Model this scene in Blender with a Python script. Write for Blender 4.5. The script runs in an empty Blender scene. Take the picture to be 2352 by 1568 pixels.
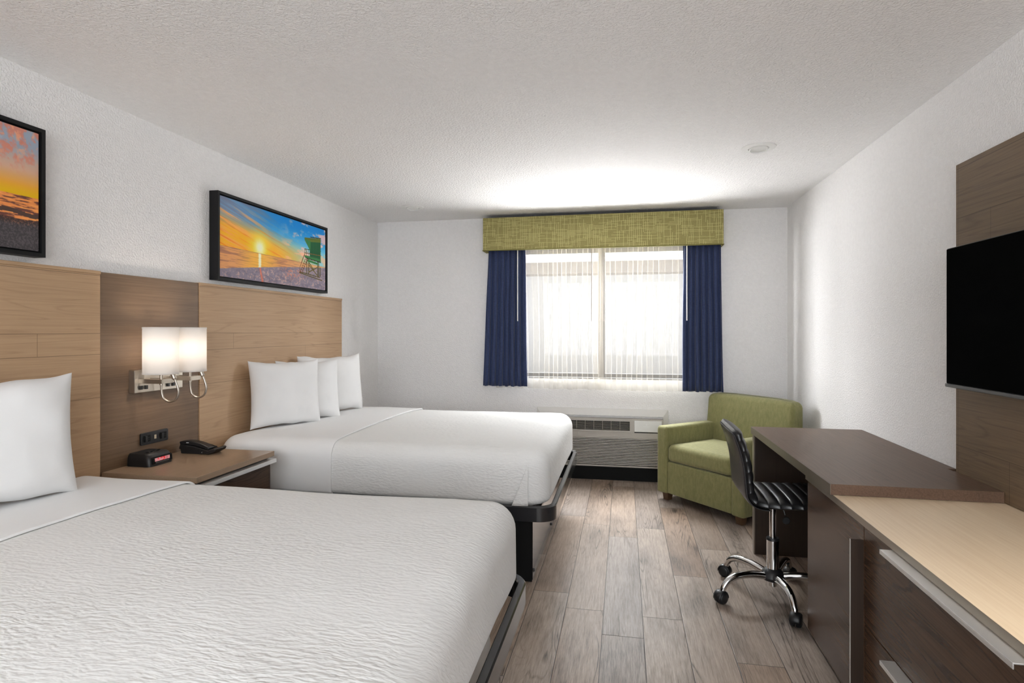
import bpy, bmesh, math, random
import numpy as np
from mathutils import Vector, Matrix, noise
random.seed(7)
S = bpy.context.scene
E_ROOM, E_SKY, E_GND, E_WORLD, E_SIDE = 114.0, 900.0, 2050.0, 1.15, 800.0
COL = S.collection
PI = math.pi

# ------------------------------------------------------------------ colours
def lin(c):
    c = c / 255.0
    return c / 12.92 if c <= 0.04045 else ((c + 0.055) / 1.055) ** 2.4
def rgb(r, g, b): return (lin(r), lin(g), lin(b), 1.0)

# ------------------------------------------------------------------ node helper
class NT:
    def __init__(s, name):
        s.m = bpy.data.materials.new(name); s.m.use_nodes = True
        s.t = s.m.node_tree; s.t.nodes.clear()
        s.out = s.t.nodes.new('ShaderNodeOutputMaterial')
    def n(s, kind, **kw):
        nd = s.t.nodes.new(kind)
        for k, v in kw.items(): setattr(nd, k, v)
        return nd
    def set(s, sock, v):
        if isinstance(v, bpy.types.NodeSocket): s.t.links.new(v, sock)
        else: sock.default_value = v
    def math(s, op, a, b=0.0, c=0.0):
        nd = s.n('ShaderNodeMath', operation=op)
        s.set(nd.inputs[0], a); s.set(nd.inputs[1], b); s.set(nd.inputs[2], c)
        return nd.outputs[0]
    def add(s, a, b): return s.math('ADD', a, b)
    def mul(s, a, b): return s.math('MULTIPLY', a, b)
    def sub(s, a, b): return s.math('SUBTRACT', a, b)
    def xyz(s, v):
        nd = s.n('ShaderNodeSeparateXYZ'); s.set(nd.inputs[0], v); return nd.outputs
    def comb(s, x, y, z):
        nd = s.n('ShaderNodeCombineXYZ')
        for i, q in enumerate((x, y, z)): s.set(nd.inputs[i], q)
        return nd.outputs[0]
    def obj(s): return s.n('ShaderNodeTexCoord').outputs['Object']
    def scale(s, v, sc, off=(0, 0, 0)):
        nd = s.n('ShaderNodeMapping'); s.set(nd.inputs[0], v)
        nd.inputs['Scale'].default_value = sc; nd.inputs['Location'].default_value = off
        return nd.outputs[0]
    def noise(s, v, scale=1.0, detail=3.0, rough=0.5, dist=0.0, col=False):
        nd = s.n('ShaderNodeTexNoise'); s.set(nd.inputs['Vector'], v)
        nd.inputs['Scale'].default_value = scale; nd.inputs['Detail'].default_value = detail
        nd.inputs['Roughness'].default_value = rough; nd.inputs['Distortion'].default_value = dist
        return nd.outputs[1 if col else 0]
    def white(s, v, dims='2D'):
        nd = s.n('ShaderNodeTexWhiteNoise', noise_dimensions=dims)
        s.set(nd.inputs['W' if dims == '1D' else 'Vector'], v); return nd.outputs['Value']
    def mix(s, f, a, b, mode='MIX'):
        nd = s.n('ShaderNodeMix', data_type='RGBA', blend_type=mode)
        s.set(nd.inputs[0], f); s.set(nd.inputs[6], a); s.set(nd.inputs[7], b)
        return nd.outputs[2]
    def ramp(s, f, stops):
        nd = s.n('ShaderNodeValToRGB'); s.set(nd.inputs[0], f)
        e = nd.color_ramp.elements
        while len(e) < len(stops): e.new(0.5)
        for i, (p, c) in enumerate(stops):
            e[i].position = p; e[i].color = c if len(c) == 4 else (*c, 1)
        return nd.outputs[0]
    def rng(s, v, a, b, c, d):
        nd = s.n('ShaderNodeMapRange'); s.set(nd.inputs[0], v)
        for i, q in enumerate((a, b, c, d)): nd.inputs[i + 1].default_value = q
        return nd.outputs[0]
    def bump(s, h, strength=0.3, dist=0.01, prev=None):
        nd = s.n('ShaderNodeBump'); s.set(nd.inputs['Height'], h)
        nd.inputs['Strength'].default_value = strength; nd.inputs['Distance'].default_value = dist
        if prev is not None: s.set(nd.inputs['Normal'], prev)
        return nd.outputs[0]
    def pbsdf(s, color, rough=0.5, metal=0.0, spec=0.5, normal=None, coat=0.0, sheen=0.0):
        nd = s.n('ShaderNodeBsdfPrincipled')
        s.set(nd.inputs['Base Color'], color); s.set(nd.inputs['Roughness'], rough)
        s.set(nd.inputs['Metallic'], metal); s.set(nd.inputs['Specular IOR Level'], spec)
        nd.inputs['Coat Weight'].default_value = coat; nd.inputs['Coat Roughness'].default_value = 0.12
        nd.inputs['Sheen Weight'].default_value = sheen
        if normal is not None: s.set(nd.inputs['Normal'], normal)
        return nd.outputs[0]
    def done(s, sh):
        s.t.links.new(sh, s.out.inputs[0]); return s.m

def plain(name, color, rough=0.5, metal=0.0, spec=0.5, bump=0.0, bscale=200.0, coat=0.0, sheen=0.0, var=0.04):
    t = NT(name); o = t.obj()
    nz = t.noise(o, 9.0, 2)
    c = t.mix(t.rng(nz, 0.3, 0.7, 0.0, var * 3), color, tuple(x * 0.82 for x in color[:3]) + (1,))
    nrm = t.bump(t.noise(o, bscale, 3), bump, 0.002) if bump else None
    return t.done(t.pbsdf(c, rough, metal, spec, nrm, coat, sheen))

def wood(name, light, dark, grain='Y', rough=0.45, seams=(), joints=(), contrast=0.5, coat=0.0, spec=0.4, fine=1.0, cath=0.5):
    """seams: z heights; joints: (axis value, z0, z1) along Y"""
    t = NT(name); o = t.obj()
    sc = {'X': (0.5, 9, 9), 'Y': (9, 0.5, 9), 'Z': (9, 9, 0.5)}[grain]
    big = t.noise(t.scale(o, sc), 1.0, 2, 0.5, 0.6)
    contour = t.math('FRACT', t.mul(big, 14.0))
    contour = t.rng(t.math('ABSOLUTE', t.sub(contour, 0.5)), 0.36, 0.5, 0.0, 1.0)
    sc2 = {'X': (3, 160 * fine, 160 * fine), 'Y': (160 * fine, 3, 160 * fine), 'Z': (160 * fine, 160 * fine, 3)}[grain]
    fin = t.noise(t.scale(o, sc2), 1.0, 4, 0.6)
    patch = t.noise(t.scale(o, tuple(q * 0.35 for q in sc)), 1.0, 2)
    f = t.add(t.mul(t.rng(fin, 0.35, 0.7, 0, 1), 0.55), t.mul(contour, cath))
    f = t.add(f, t.rng(patch, 0.3, 0.7, -0.2, 0.35))
    f = t.math('MINIMUM', t.math('MAXIMUM', t.mul(f, contrast), 0.0), 1.0)
    c = t.mix(f, light, dark)
    h = f
    if seams or joints:
        x, y, z = t.xyz(o)
        m = None
        for zi in seams:
            q = t.math('COMPARE', z, zi, 0.0013); m = q if m is None else t.math('MAXIMUM', m, q)
        for (yy, z0, z1) in joints:
            q = t.mul(t.math('COMPARE', y, yy, 0.0011), t.math('COMPARE', z, (z0 + z1) / 2, abs(z1 - z0) / 2))
            m = q if m is None else t.math('MAXIMUM', m, q)
        c = t.mix(t.mul(m, 0.65), c, tuple(q * 0.35 for q in dark[:3]) + (1,))
    nrm = t.bump(fin, 0.12, 0.001)
    return t.done(t.pbsdf(c, rough, 0, spec, nrm, coat))

# ------------------------------------------------------------------ materials
MT = {}
def mk_plaster(name, col, sc, st):
    t = NT(name); o = t.obj()
    a = t.noise(o, sc, 2, 0.5, 0.0); b = t.noise(o, sc * 0.4, 2)
    h = t.add(t.rng(a, 0.42, 0.62, 0, 1), t.mul(b, 0.5))
    c = t.mix(t.rng(b, 0.3, 0.7, 0, 1), col, tuple(q * 0.96 for q in col[:3]) + (1,))
    return t.done(t.pbsdf(c, 0.75, 0, 0.25, t.bump(h, st * 1.6, 0.006)))
MT['wall'] = mk_plaster('painted_wall_plaster', (0.84, 0.826, 0.82, 1), 105, 0.24)
MT['ceil'] = mk_plaster('textured_ceiling_plaster', (0.86, 0.85, 0.845, 1), 82, 0.30)
MT['white_trim'] = plain('white_painted_metal', (0.66, 0.64, 0.61, 1), 0.4)
MT['lite_trim'] = plain('white_plastic', (0.78, 0.78, 0.76, 1), 0.35)
MT['vinyl'] = plain('grey_window_frame', (0.10, 0.10, 0.10, 1), 0.4)  # frame colour darkened as if shaded, offsets the strong outside lamps
MT['black'] = plain('black_plastic', (0.010, 0.010, 0.011, 1), 0.42, bump=0.1, bscale=500)
MT['black_flat'] = plain('black_matt', (0.008, 0.008, 0.008, 1), 0.8, spec=0.2)
MT['frame_black'] = plain('black_picture_frame', (0.007, 0.007, 0.0075, 1), 0.5, spec=0.25)
MT['screen'] = plain('dark_screen', (0.0025, 0.0025, 0.0025, 1), 0.45, spec=0.02)
for _n in MT['screen'].node_tree.nodes:
    if _n.type == 'BSDF_PRINCIPLED': _n.inputs['IOR'].default_value = 1.12
MT['bezel'] = plain('grey_bezel', (0.10, 0.10, 0.10, 1), 0.35, metal=0.6)
MT['black_metal'] = plain('black_glossy_metal', (0.022, 0.022, 0.024, 1), 0.22, spec=0.7, coat=0.4)
MT['black_panel'] = plain('black_gloss_panel', (0.018, 0.016, 0.015, 1), 0.13, spec=0.8, coat=0.6)
MT['chrome'] = plain('chrome', (0.72, 0.72, 0.72, 1), 0.08, metal=1.0, var=0)
MT['alu'] = plain('brushed_aluminium', (0.82, 0.81, 0.80, 1), 0.38, metal=0.85)
MT['nickel'] = plain('brushed_nickel', (0.55, 0.49, 0.42, 1), 0.32, metal=1.0)
MT['edge_metal'] = plain('metal_look_edge_band', (0.30, 0.26, 0.21, 1), 0.3, metal=0.6)
MT['leather'] = plain('black_leather', (0.012, 0.012, 0.013, 1), 0.30, spec=0.55, bump=0.15, bscale=350)
MT['vinyl_back'] = plain('dark_grey_vinyl', (0.035, 0.033, 0.034, 1), 0.36, spec=0.5, bump=0.15, bscale=350)
MT['duct_dark'] = plain('dark_recess', (0.03, 0.024, 0.022, 1), 0.8)
MT['mid_trim'] = plain('beige_grey_plastic', (0.44, 0.41, 0.37, 1), 0.45)
MT['wand'] = plain('grey_wand', (0.35, 0.31, 0.28, 1), 0.4)
MT['wand_w'] = plain('white_wand', (0.8, 0.78, 0.75, 1), 0.4)
MT['mark'] = plain('white_mark', (0.85, 0.85, 0.85, 1), 0.5)
MT['usb'] = plain('beige_port', (0.45, 0.38, 0.28, 1), 0.5)

L1, L2 = rgb(188, 156, 122), rgb(150, 118, 88)
MT['head_light'] = wood('light_oak_laminate', L1, L2, 'Y', 0.5, seams=(1.615, 1.348, 1.252, 1.054), joints=((1.973, 1.252, 1.348), (3.197, 1.252, 1.348), (4.02, 1.054, 1.252), (1.3, 1.054, 1.252)), contrast=0.6, cath=0.5)
MT['head_dark'] = wood('walnut_laminate', rgb(122, 98, 76), rgb(80, 62, 46), 'Y', 0.42, contrast=0.8, cath=0.12)
MT['tv_panel'] = wood('dark_oak_laminate', rgb(118, 98, 76), rgb(78, 62, 46), 'Y', 0.5, seams=(1.83, 0.884, 2.036, 1.45, 1.12), joints=((2.40, 0.6, 0.884), (2.51, 1.45, 1.83), (2.727, 0.6, 2.2)), contrast=0.7, cath=0.45)
MT['desk_dark'] = wood('dark_desk_laminate', rgb(112, 88, 72), rgb(78, 60, 48), 'Y', 0.40, contrast=0.9, cath=0.25, spec=0.3)
MT['cab_dark'] = wood('espresso_laminate', rgb(86, 64, 48), rgb(50, 36, 27), 'Y', 0.27, contrast=0.9, cath=0.6, spec=0.20, fine=1.2)
MT['cab_dark_h'] = wood('espresso_laminate_side', rgb(60, 47, 38), rgb(40, 30, 24), 'Z', 0.4, contrast=0.8, cath=0.1)
MT['counter'] = wood('pale_maple_laminate', rgb(243, 221, 190), rgb(216, 186, 150), 'Y', 0.4, contrast=0.7, cath=0.1)
MT['night_top'] = wood('greige_laminate', rgb(158, 134, 110), rgb(124, 102, 82), 'Y', 0.28, contrast=0.6, cath=0.1)
MT['foot_wood'] = wood('brown_wood_block', rgb(92, 66, 44), rgb(58, 40, 26), 'Z', 0.5, contrast=0.6)

# floor planks
t = NT('grey_brown_vinyl_planks')
uv = t.n('ShaderNodeUVMap', uv_map='UVMap').outputs[0]
at = t.n('ShaderNodeAttribute', attribute_name='plank'); rnd = at.outputs['Fac']
u, v, _ = t.xyz(uv)
PW, PL = 0.184, 1.265
off = t.mul(rnd, 37.0)
p3 = t.comb(t.add(u, off), t.add(v, t.mul(off, 1.7)), off)
big = t.noise(t.scale(p3, (9, 0.75, 1)), 1.0, 1.5, 0.4, 0.35)
cont = t.math('FRACT', t.mul(big, 22.0))
cont = t.rng(t.math('ABSOLUTE', t.sub(cont, 0.5)), 0.32, 0.5, 0.0, 1.0)
knots = t.rng(t.noise(t.scale(p3, (7.0, 1.1, 1)), 1.0, 2), 0.5, 0.66, 0.0, 1.0)
fin = t.noise(t.scale(p3, (260, 14, 1)), 1.0, 5, 0.7)
fin2 = t.noise(t.scale(p3, (90, 5, 1)), 1.0, 4, 0.7)
cloud = t.noise(t.scale(p3, (5, 2.0, 1)), 1.0, 3)
base = t.ramp(t.white(t.mul(rnd, 91.3), '1D'), [(0.0, rgb(154, 130, 112)), (0.35, rgb(178, 159, 142)), (0.7, rgb(170, 157, 147)), (1.0, rgb(140, 123, 110))])
f = t.add(t.mul(t.rng(fin, 0.38, 0.72, 0, 1), 0.42), t.mul(t.rng(fin2, 0.4, 0.7, 0, 1), 0.28))
f = t.add(f, t.mul(t.mul(cont, knots), 0.6))
f = t.add(f, t.rng(cloud, 0.48, 0.78, 0, 0.5))
f = t.math('MINIMUM', t.mul(f, 0.95), 1.0)
c = t.mix(f, base, rgb(52, 41, 34))
du = t.math('MINIMUM', u, t.sub(PW, u)); dv = t.math('MINIMUM', v, t.sub(PL, v))
edge = t.math('MINIMUM', du, dv)
seam = t.rng(edge, 0.0008, 0.0022, 1.0, 0.0)
c = t.mix(t.mul(seam, 0.9), c, rgb(38, 30, 26))
hgt = t.add(t.mul(t.rng(edge, 0.0, 0.003, 0, 1), 1.0), t.mul(fin, -0.18))
nrm = t.bump(hgt, 0.35, 0.0015)
rg = t.rng(fin2, 0.3, 0.7, 0.34, 0.46)
MT['floor'] = t.done(t.pbsdf(c, rg, 0, 0.27, nrm))

# white bedding
def mk_cloth(name, col, ripple=0.0, weave=0.1, sheen=0.1):
    t = NT(name); o = t.obj()
    nrm = t.bump(t.noise(t.scale(o, (3, 3, 3)), 1.0, 3, 0.55), 0.22, 0.02)
    if ripple:
        x, y, z = t.xyz(o)
        w = t.noise(t.scale(o, (6, 6, 6)), 1.0, 2, 0.5, 0, True)
        wx, wy, wz = t.xyz(w)
        yy = t.add(t.add(y, z), t.mul(wx, 0.045))
        xx = t.add(x, t.mul(wy, 0.03))
        nz = t.noise(t.comb(t.mul(xx, 42.0), t.mul(yy, 105.0), t.mul(z, 40.0)), 1.0, 1.5, 0.5)
        st = t.rng(t.noise(t.scale(o, (2.3, 2.3, 2.3), (3, 1, 0)), 1.0, 2), 0.35, 0.62, 0.25, 1.0)
        h = t.mul(t.rng(nz, 0.3, 0.7, 0, 1), st)
        nrm = t.bump(h, ripple, 0.006, nrm)
    nrm = t.bump(t.noise(o, 420.0, 2), weave, 0.001, nrm)
    return t.done(t.pbsdf(col, 0.85, 0, 0.2, nrm, 0, sheen))
MT['blanket'] = mk_cloth('white_rippled_coverlet', (0.80, 0.795, 0.78, 1), 0.4)
MT['sheet'] = mk_cloth('white_cotton_sheet', (0.84, 0.835, 0.83, 1), 0.0)
MT['pillow'] = mk_cloth('white_pillow_cotton', (0.80, 0.795, 0.79, 1), 0.0)

t = NT('green_woven_upholstery'); o = t.obj()
wv = t.noise(t.scale(o, (60, 60, 18)), 1.0, 4, 0.7); wv2 = t.noise(o, 420, 2)
c = t.mix(t.rng(wv, 0.3, 0.7, 0, 1), rgb(148, 143, 98), rgb(122, 120, 78))
c = t.mix(t.rng(wv2, 0.35, 0.65, 0, 0.5), c, rgb(106, 105, 66))
MT['green'] = t.done(t.pbsdf(c, 0.85, 0, 0.2, t.bump(wv2, 0.3, 0.001), 0, 0.15))

t = NT('navy_drape_fabric'); o = t.obj()
wv = t.noise(t.scale(o, (50, 50, 420)), 1.0, 3, 0.6)
c = t.mix(t.rng(wv, 0.3, 0.7, 0, 1), rgb(56, 68, 104), rgb(36, 46, 78))
MT['navy'] = t.done(t.pbsdf(c, 0.8, 0, 0.25, t.bump(wv, 0.15, 0.001), 0, 0.2))

# valance: random short cross lines
t = NT('green_crosshatch_fabric'); o = t.obj()
x, y, z = t.xyz(o)
xx = t.add(x, y)
def hatch(a, b, pa, pb, seed, th, w):
    ra = t.mul(a, 1.0 / pa); row = t.math('FLOOR', ra); fr = t.math('ABSOLUTE', t.sub(t.math('FRACT', ra), 0.5))
    sh = t.mul(t.white(t.add(row, seed), '1D'), 5.0)
    cb = t.math('FLOOR', t.add(t.mul(b, 1.0 / pb), sh))
    on = t.math('GREATER_THAN', t.white(t.comb(t.add(row, seed), cb, 0.0), '2D'), th)
    return t.mul(t.math('LESS_THAN', fr, w), on)
wob = t.mul(t.noise(t.scale(o, (14, 14, 14)), 1.0, 1), 0.008)
zz = t.add(z, wob); xw = t.add(xx, wob)
m = t.math('MAXIMUM', hatch(zz, xw, 0.0125, 0.11, 3.0, 0.55, 0.075), hatch(xw, zz, 0.0175, 0.085, 17.0, 0.45, 0.062))
wv2 = t.noise(o, 300, 2)
bc = t.mix(t.rng(wv2, 0.3, 0.7, 0, 1), rgb(152, 142, 92), rgb(138, 130, 82))
c = t.mix(t.mul(m, 0.9), bc, rgb(216, 208, 146))
MT['valance'] = t.done(t.pbsdf(c, 0.85, 0, 0.2, t.bump(wv2, 0.15, 0.001)))
MT['piping'] = plain('green_piping', rgb(118, 112, 58), 0.85)

def translucent(name, col, tr, tl, df, stripe=0.0):
    t = NT(name)
    a = t.n('ShaderNodeBsdfTransparent'); b = t.n('ShaderNodeBsdfTranslucent'); d = t.n('ShaderNodeBsdfDiffuse')
    b.inputs[0].default_value = col; d.inputs[0].default_value = col
    m1 = t.n('ShaderNodeMixShader'); m1.inputs[0].default_value = df / (df + tl)
    t.t.links.new(b.outputs[0], m1.inputs[1]); t.t.links.new(d.outputs[0], m1.inputs[2])
    m2 = t.n('ShaderNodeMixShader')
    o = t.obj()
    m2.inputs[0].default_value = tr
    t.t.links.new(m1.outputs[0], m2.inputs[1]); t.t.links.new(a.outputs[0], m2.inputs[2])
    return t.done(m2.outputs[0])
MT['sheer'] = translucent('ivory_sheer_voile', (0.74, 0.69, 0.61, 1), 0.74, 0.006, 0.254)
MT['sheer_hem'] = translucent('ivory_sheer_hem', (0.86, 0.83, 0.76, 1), 0.60, 0.007, 0.39)
MT['shade'] = translucent('white_lamp_shade_cloth', (0.96, 0.94, 0.92, 1), 0.0, 0.62, 0.38)
t = NT('window_glass')
a = t.n('ShaderNodeBsdfTransparent'); g = t.n('ShaderNodeBsdfGlossy'); g.inputs['Roughness'].default_value = 0.02
mx = t.n('ShaderNodeMixShader'); mx.inputs[0].default_value = 0.02
t.t.links.new(a.outputs[0], mx.inputs[1]); t.t.links.new(g.outputs[0], mx.inputs[2])
MT['glass'] = t.done(mx.outputs[0])
def emis(name, col, st):
    t = NT(name); e = t.n('ShaderNodeEmission'); e.inputs[0].default_value = col; e.inputs[1].default_value = st
    return t.done(e.outputs[0])
MT['bulb'] = emis('lit_bulb', (1, 0.88, 0.76, 1), 62.0)
MT['fill_glow'] = emis('fill_lamp_glow', (1, 0.95, 0.9, 1), 3.0)
t = NT('clock_display')   # red lit strip
o = t.obj(); nz = t.noise(t.scale(o, (60, 60, 60)), 1.0, 2)
c = t.ramp(nz, [(0.35, rgb(190, 110, 112)), (0.5, rgb(205, 150, 150)), (0.62, rgb(225, 50, 60))])
e = t.n('ShaderNodeEmission'); t.set(e.inputs[0], c); e.inputs[1].default_value = 0.8
MT['display'] = t.done(e.outputs[0])
def attr_mat(name):
    t = NT(name); a = t.n('ShaderNodeAttribute', attribute_name='print')
    o = t.obj()
    return t.done(t.pbsdf(a.outputs['Color'], 0.6, 0, 0.15, t.bump(t.noise(o, 600, 2), 0.1, 0.001)))
MT['print'] = attr_mat('printed_canvas')
MT['ext_wall'] = plain('pale_stucco', (0.17, 0.17, 0.168, 1), 0.9)
MT['ext_roof'] = plain('pale_fascia', (0.11, 0.10, 0.09, 1), 0.9)
MT['ext_ground'] = plain('pale_concrete', (0.65, 0.64, 0.62, 1), 0.9)

# ------------------------------------------------------------------ mesh helpers
LOC = {}
def thing(name, label, cat, loc=(0, 0, 0), rz=0.0, group=None):
    o = bpy.data.objects.new(name, None); COL.objects.link(o)
    o.empty_display_size = 0.1
    o.location = loc; o.rotation_euler = (0, 0, rz)
    o['label'] = label; o['category'] = cat
    if group: o['group'] = group
    LOC[o] = Vector(loc)
    return o
def tag(o, label, cat, group=None, kind=None):
    if kind: o['kind'] = kind
    if label: o['label'] = label
    if cat: o['category'] = cat
    if group: o['group'] = group
    return o
def part(name, bm, mat, parent=None, local=False, smooth=True, angle=35, label=None, bevel=0.0, bseg=2, subsurf=0):
    if parent is not None and not local and parent in LOC:
        bmesh.ops.translate(bm, verts=bm.verts, vec=-LOC[parent])
    bmesh.ops.recalc_face_normals(bm, faces=bm.faces)
    me = bpy.data.meshes.new(name); bm.to_mesh(me); bm.free()
    mats = mat if isinstance(mat, (list, tuple)) else [mat]
    for m in mats: me.materials.append(MT[m] if isinstance(m, str) else m)
    o = bpy.data.objects.new(name, me); COL.objects.link(o)
    if parent is not None:
        o.parent = parent
        if parent in LOC: LOC[o] = LOC[parent].copy()
    if smooth:
        me.shade_smooth()
        try: me.set_sharp_from_angle(angle=math.radians(angle))
        except Exception: pass
    if bevel:
        b = o.modifiers.new('bevel', 'BEVEL'); b.width = bevel; b.segments = bseg; b.limit_method = 'ANGLE'; b.angle_limit = math.radians(40)
        b.harden_normals = False
    if subsurf:
        s_ = o.modifiers.new('sub', 'SUBSURF'); s_.levels = subsurf; s_.render_levels = subsurf
    if label: o['label'] = label
    return o
def structure(name, bm, mat, **k):
    o = part(name, bm, mat, None, **k); o['kind'] = 'structure'; return o
def B(*boxes, bm=None):
    bm = bm or bmesh.new()
    for (x0, x1, y0, y1, z0, z1) in boxes:
        vs = [bm.verts.new(p) for p in ((x0, y0, z0), (x1, y0, z0), (x1, y1, z0), (x0, y1, z0), (x0, y0, z1), (x1, y0, z1), (x1, y1, z1), (x0, y1, z1))]
        for f in ((0, 3, 2, 1), (4, 5, 6, 7), (0, 1, 5, 4), (1, 2, 6, 5), (2, 3, 7, 6), (3, 0, 4, 7)):
            bm.faces.new([vs[i] for i in f])
    return bm
def prism(pts, axis, a, b, bm=None):
    """pts 2D polygon; axis the extrusion axis; a,b its limits"""
    bm = bm or bmesh.new()
    def P(p, q):
        if axis == 'X': return (q, p[0], p[1])
        if axis == 'Y': return (p[0], q, p[1])
        return (p[0], p[1], q)
    v0 = [bm.verts.new(P(p, a)) for p in pts]; v1 = [bm.verts.new(P(p, b)) for p in pts]
    n = len(pts)
    bm.faces.new(v0); bm.faces.new(v1[::-1])
    for i in range(n): bm.faces.new((v0[i], v0[(i + 1) % n], v1[(i + 1) % n], v1[i]))
    return bm
def crsmooth(pts, n=6):
    P = [Vector(p) for p in pts]; out = []
    for i in range(len(P) - 1):
        p0 = P[max(i - 1, 0)]; p1 = P[i]; p2 = P[i + 1]; p3 = P[min(i + 2, len(P) - 1)]
        for k in range(n):
            s = k / n
            out.append(0.5 * ((2 * p1) + (p2 - p0) * s + (2 * p0 - 5 * p1 + 4 * p2 - p3) * s * s + (3 * p1 - p0 - 3 * p2 + p3) * s ** 3))
    out.append(P[-1]); return out
def tube(pts, r, seg=12, bm=None, cap=True, flat=1.0):
    bm = bm or bmesh.new()
    pts = [Vector(p) for p in pts]; rs = r if isinstance(r, (list, tuple)) else [r] * len(pts)
    T = []
    for i in range(len(pts)):
        a = pts[max(i - 1, 0)]; b = pts[min(i + 1, len(pts) - 1)]; T.append((b - a).normalized())
    up = Vector((0, 0, 1)) if abs(T[0].z) < 0.9 else Vector((1, 0, 0))
    nrm = T[0].cross(up).normalized(); rings = []
    for i, p in enumerate(pts):
        nrm = (nrm - T[i] * nrm.dot(T[i])).normalized(); bi = T[i].cross(nrm)
        rings.append([bm.verts.new(p + (nrm * math.cos(2 * PI * k / seg) + bi * math.sin(2 * PI * k / seg) * flat) * rs[i]) for k in range(seg)])
    for i in range(len(rings) - 1):
        for k in range(seg):
            bm.faces.new((rings[i][k], rings[i][(k + 1) % seg], rings[i + 1][(k + 1) % seg], rings[i + 1][k]))
    if cap:
        bm.faces.new(rings[0][::-1]); bm.faces.new(rings[-1])
    return bm
def lathe(prof, c=(0, 0, 0), seg=40, bm=None, axis='Z', close=False):
    """prof: list of (r, h)"""
    bm = bm or bmesh.new(); rings = []
    for (r, h) in prof:
        ring = []
        for k in range(seg):
            a = 2 * PI * k / seg; q = (r * math.cos(a), r * math.sin(a))
            p = {'Z': (q[0], q[1], h), 'Y': (q[0], h, q[1]), 'X': (h, q[0], q[1])}[axis]
            ring.append(bm.verts.new(Vector(c) + Vector(p)))
        rings.append(ring)
    for i in range(len(rings) - 1):
        for k in range(seg):
            bm.faces.new((rings[i][k], rings[i][(k + 1) % seg], rings[i + 1][(k + 1) % seg], rings[i + 1][k]))
    if close:
        bm.faces.new(rings[0][::-1]); bm.faces.new(rings[-1])
    return bm
def rrect(x0, x1, y0, y1, r, k=8, m=10):
    """rounded rectangle, 4*(k+m) points counter-clockwise"""
    r = max(r, 0.0005); out = []
    cs = ((x1 - r, y0 + r, -PI / 2), (x1 - r, y1 - r, 0), (x0 + r, y1 - r, PI / 2), (x0 + r, y0 + r, PI))
    for i, (cx, cy, a0) in enumerate(cs):
        arc = [(cx + r * math.cos(a0 + PI / 2 * j / k), cy + r * math.sin(a0 + PI / 2 * j / k)) for j in range(k + 1)]
        nx = cs[(i + 1) % 4]; e = (nx[0] + r * math.cos(nx[2]), nx[1] + r * math.sin(nx[2])); s = arc[-1]
        out += arc
        for j in range(1, m): out.append((s[0] + (e[0] - s[0]) * j / m, s[1] + (e[1] - s[1]) * j / m))
    return out
def softbox(x0, x1, y0, y1, z0, z1, rc, re, crown=0.0, rb=0.0, k=8, m=22, wob=0.0, open_bottom=False, seed=0.0, tn=10):
    bm = bmesh.new(); lv = []
    half = min(x1 - x0, y1 - y0) / 2
    if rb:
        for j in range(5):
            a = PI / 2 * j / 5; lv.append((rb * (1 - math.sin(a)), z0 + rb * (1 - math.cos(a))))
    zs = z0 + rb
    for j in range(7): lv.append((0.0, zs + (z1 - re - zs) * j / 6))
    for j in range(1, 9):
        a = PI / 2 * j / 8; lv.append((re * (1 - math.cos(a)), z1 - re + re * math.sin(a)))
    for j in range(1, tn):
        q = j / tn; ins = re + (half * 0.985 - re) * q
        lv.append((ins, z1 + crown * (1 - (1 - q) ** 2)))
    rings = []
    for (ins, z) in lv:
        pts = rrect(x0 + ins, x1 - ins, y0 + ins, y1 - ins, rc - ins if rc > ins else 0.001, k, m)
        ring = []
        for (px, py) in pts:
            p = Vector((px, py, z))
            if wob:
                n = noise.noise_vector(p * 2.2 + Vector((seed, 0, 0))) * wob + noise.noise_vector(p * 6.0 + Vector((seed, 3, 0))) * wob * 0.35
                p += n
            ring.append(bm.verts.new(p))
        rings.append(ring)
    n = len(rings[0])
    for i in range(len(rings) - 1):
        for q in range(n): bm.faces.new((rings[i][q], rings[i][(q + 1) % n], rings[i + 1][(q + 1) % n], rings[i + 1][q]))
    bm.faces.new(rings[-1])
    if not open_bottom: bm.faces.new(rings[0][::-1])
    return bm
def xform(bm, M): bmesh.ops.transform(bm, matrix=M, verts=bm.verts); return bm

# ------------------------------------------------------------------ room
XL, XR, YB, YR, ZC = -2.41, 1.40, 5.41, -2.3, 2.44
# floor planks
bm = bmesh.new(); uvl = bm.loops.layers.uv.new('UVMap'); pl = bm.verts.layers.float_color.new('plank')
phase = {-2: 4.27, -1: 4.11, 0: 3.89, 1: 4.09, 2: 4.60, 3: 3.77, 4: 3.52, 5: 4.3, -3: 3.5}
k = -14; pid = 0
tone = {}
while -0.097 + k * PW < XR:
    xa = -0.097 + k * PW; ph = phase.get(k, 4.4 * ((k * 0.618) % 1) + 1.0)
    y = ph - PL * math.ceil((ph - YR) / PL)
    while y < YB:
        vx0, vx1 = max(xa, XL), min(xa + PW, XR); vy0, vy1 = max(y, YR), min(y + PL, YB)
        if vx1 > vx0 and vy1 > vy0:
            r = random.random()
            vs = [bm.verts.new(p) for p in ((vx0, vy0, 0), (vx1, vy0, 0), (vx1, vy1, 0), (vx0, vy1, 0))]
            for q in vs: q[pl] = (r, r, r, 1)
            f = bm.faces.new(vs)
            for lp in f.loops: lp[uvl].uv = (lp.vert.co.x - xa, lp.vert.co.y - y)
        y += PL
    k += 1
B((XL - 0.15, XR + 0.15, YR - 0.15, YB + 0.18, -0.12, -0.001), bm=bm)
fl = structure('floor', bm, 'floor', smooth=False)
structure('ceiling', B((XL - 0.15, XR + 0.15, YR - 0.15, YB + 0.18, ZC, ZC + 0.12)), 'ceil', smooth=False)
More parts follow.
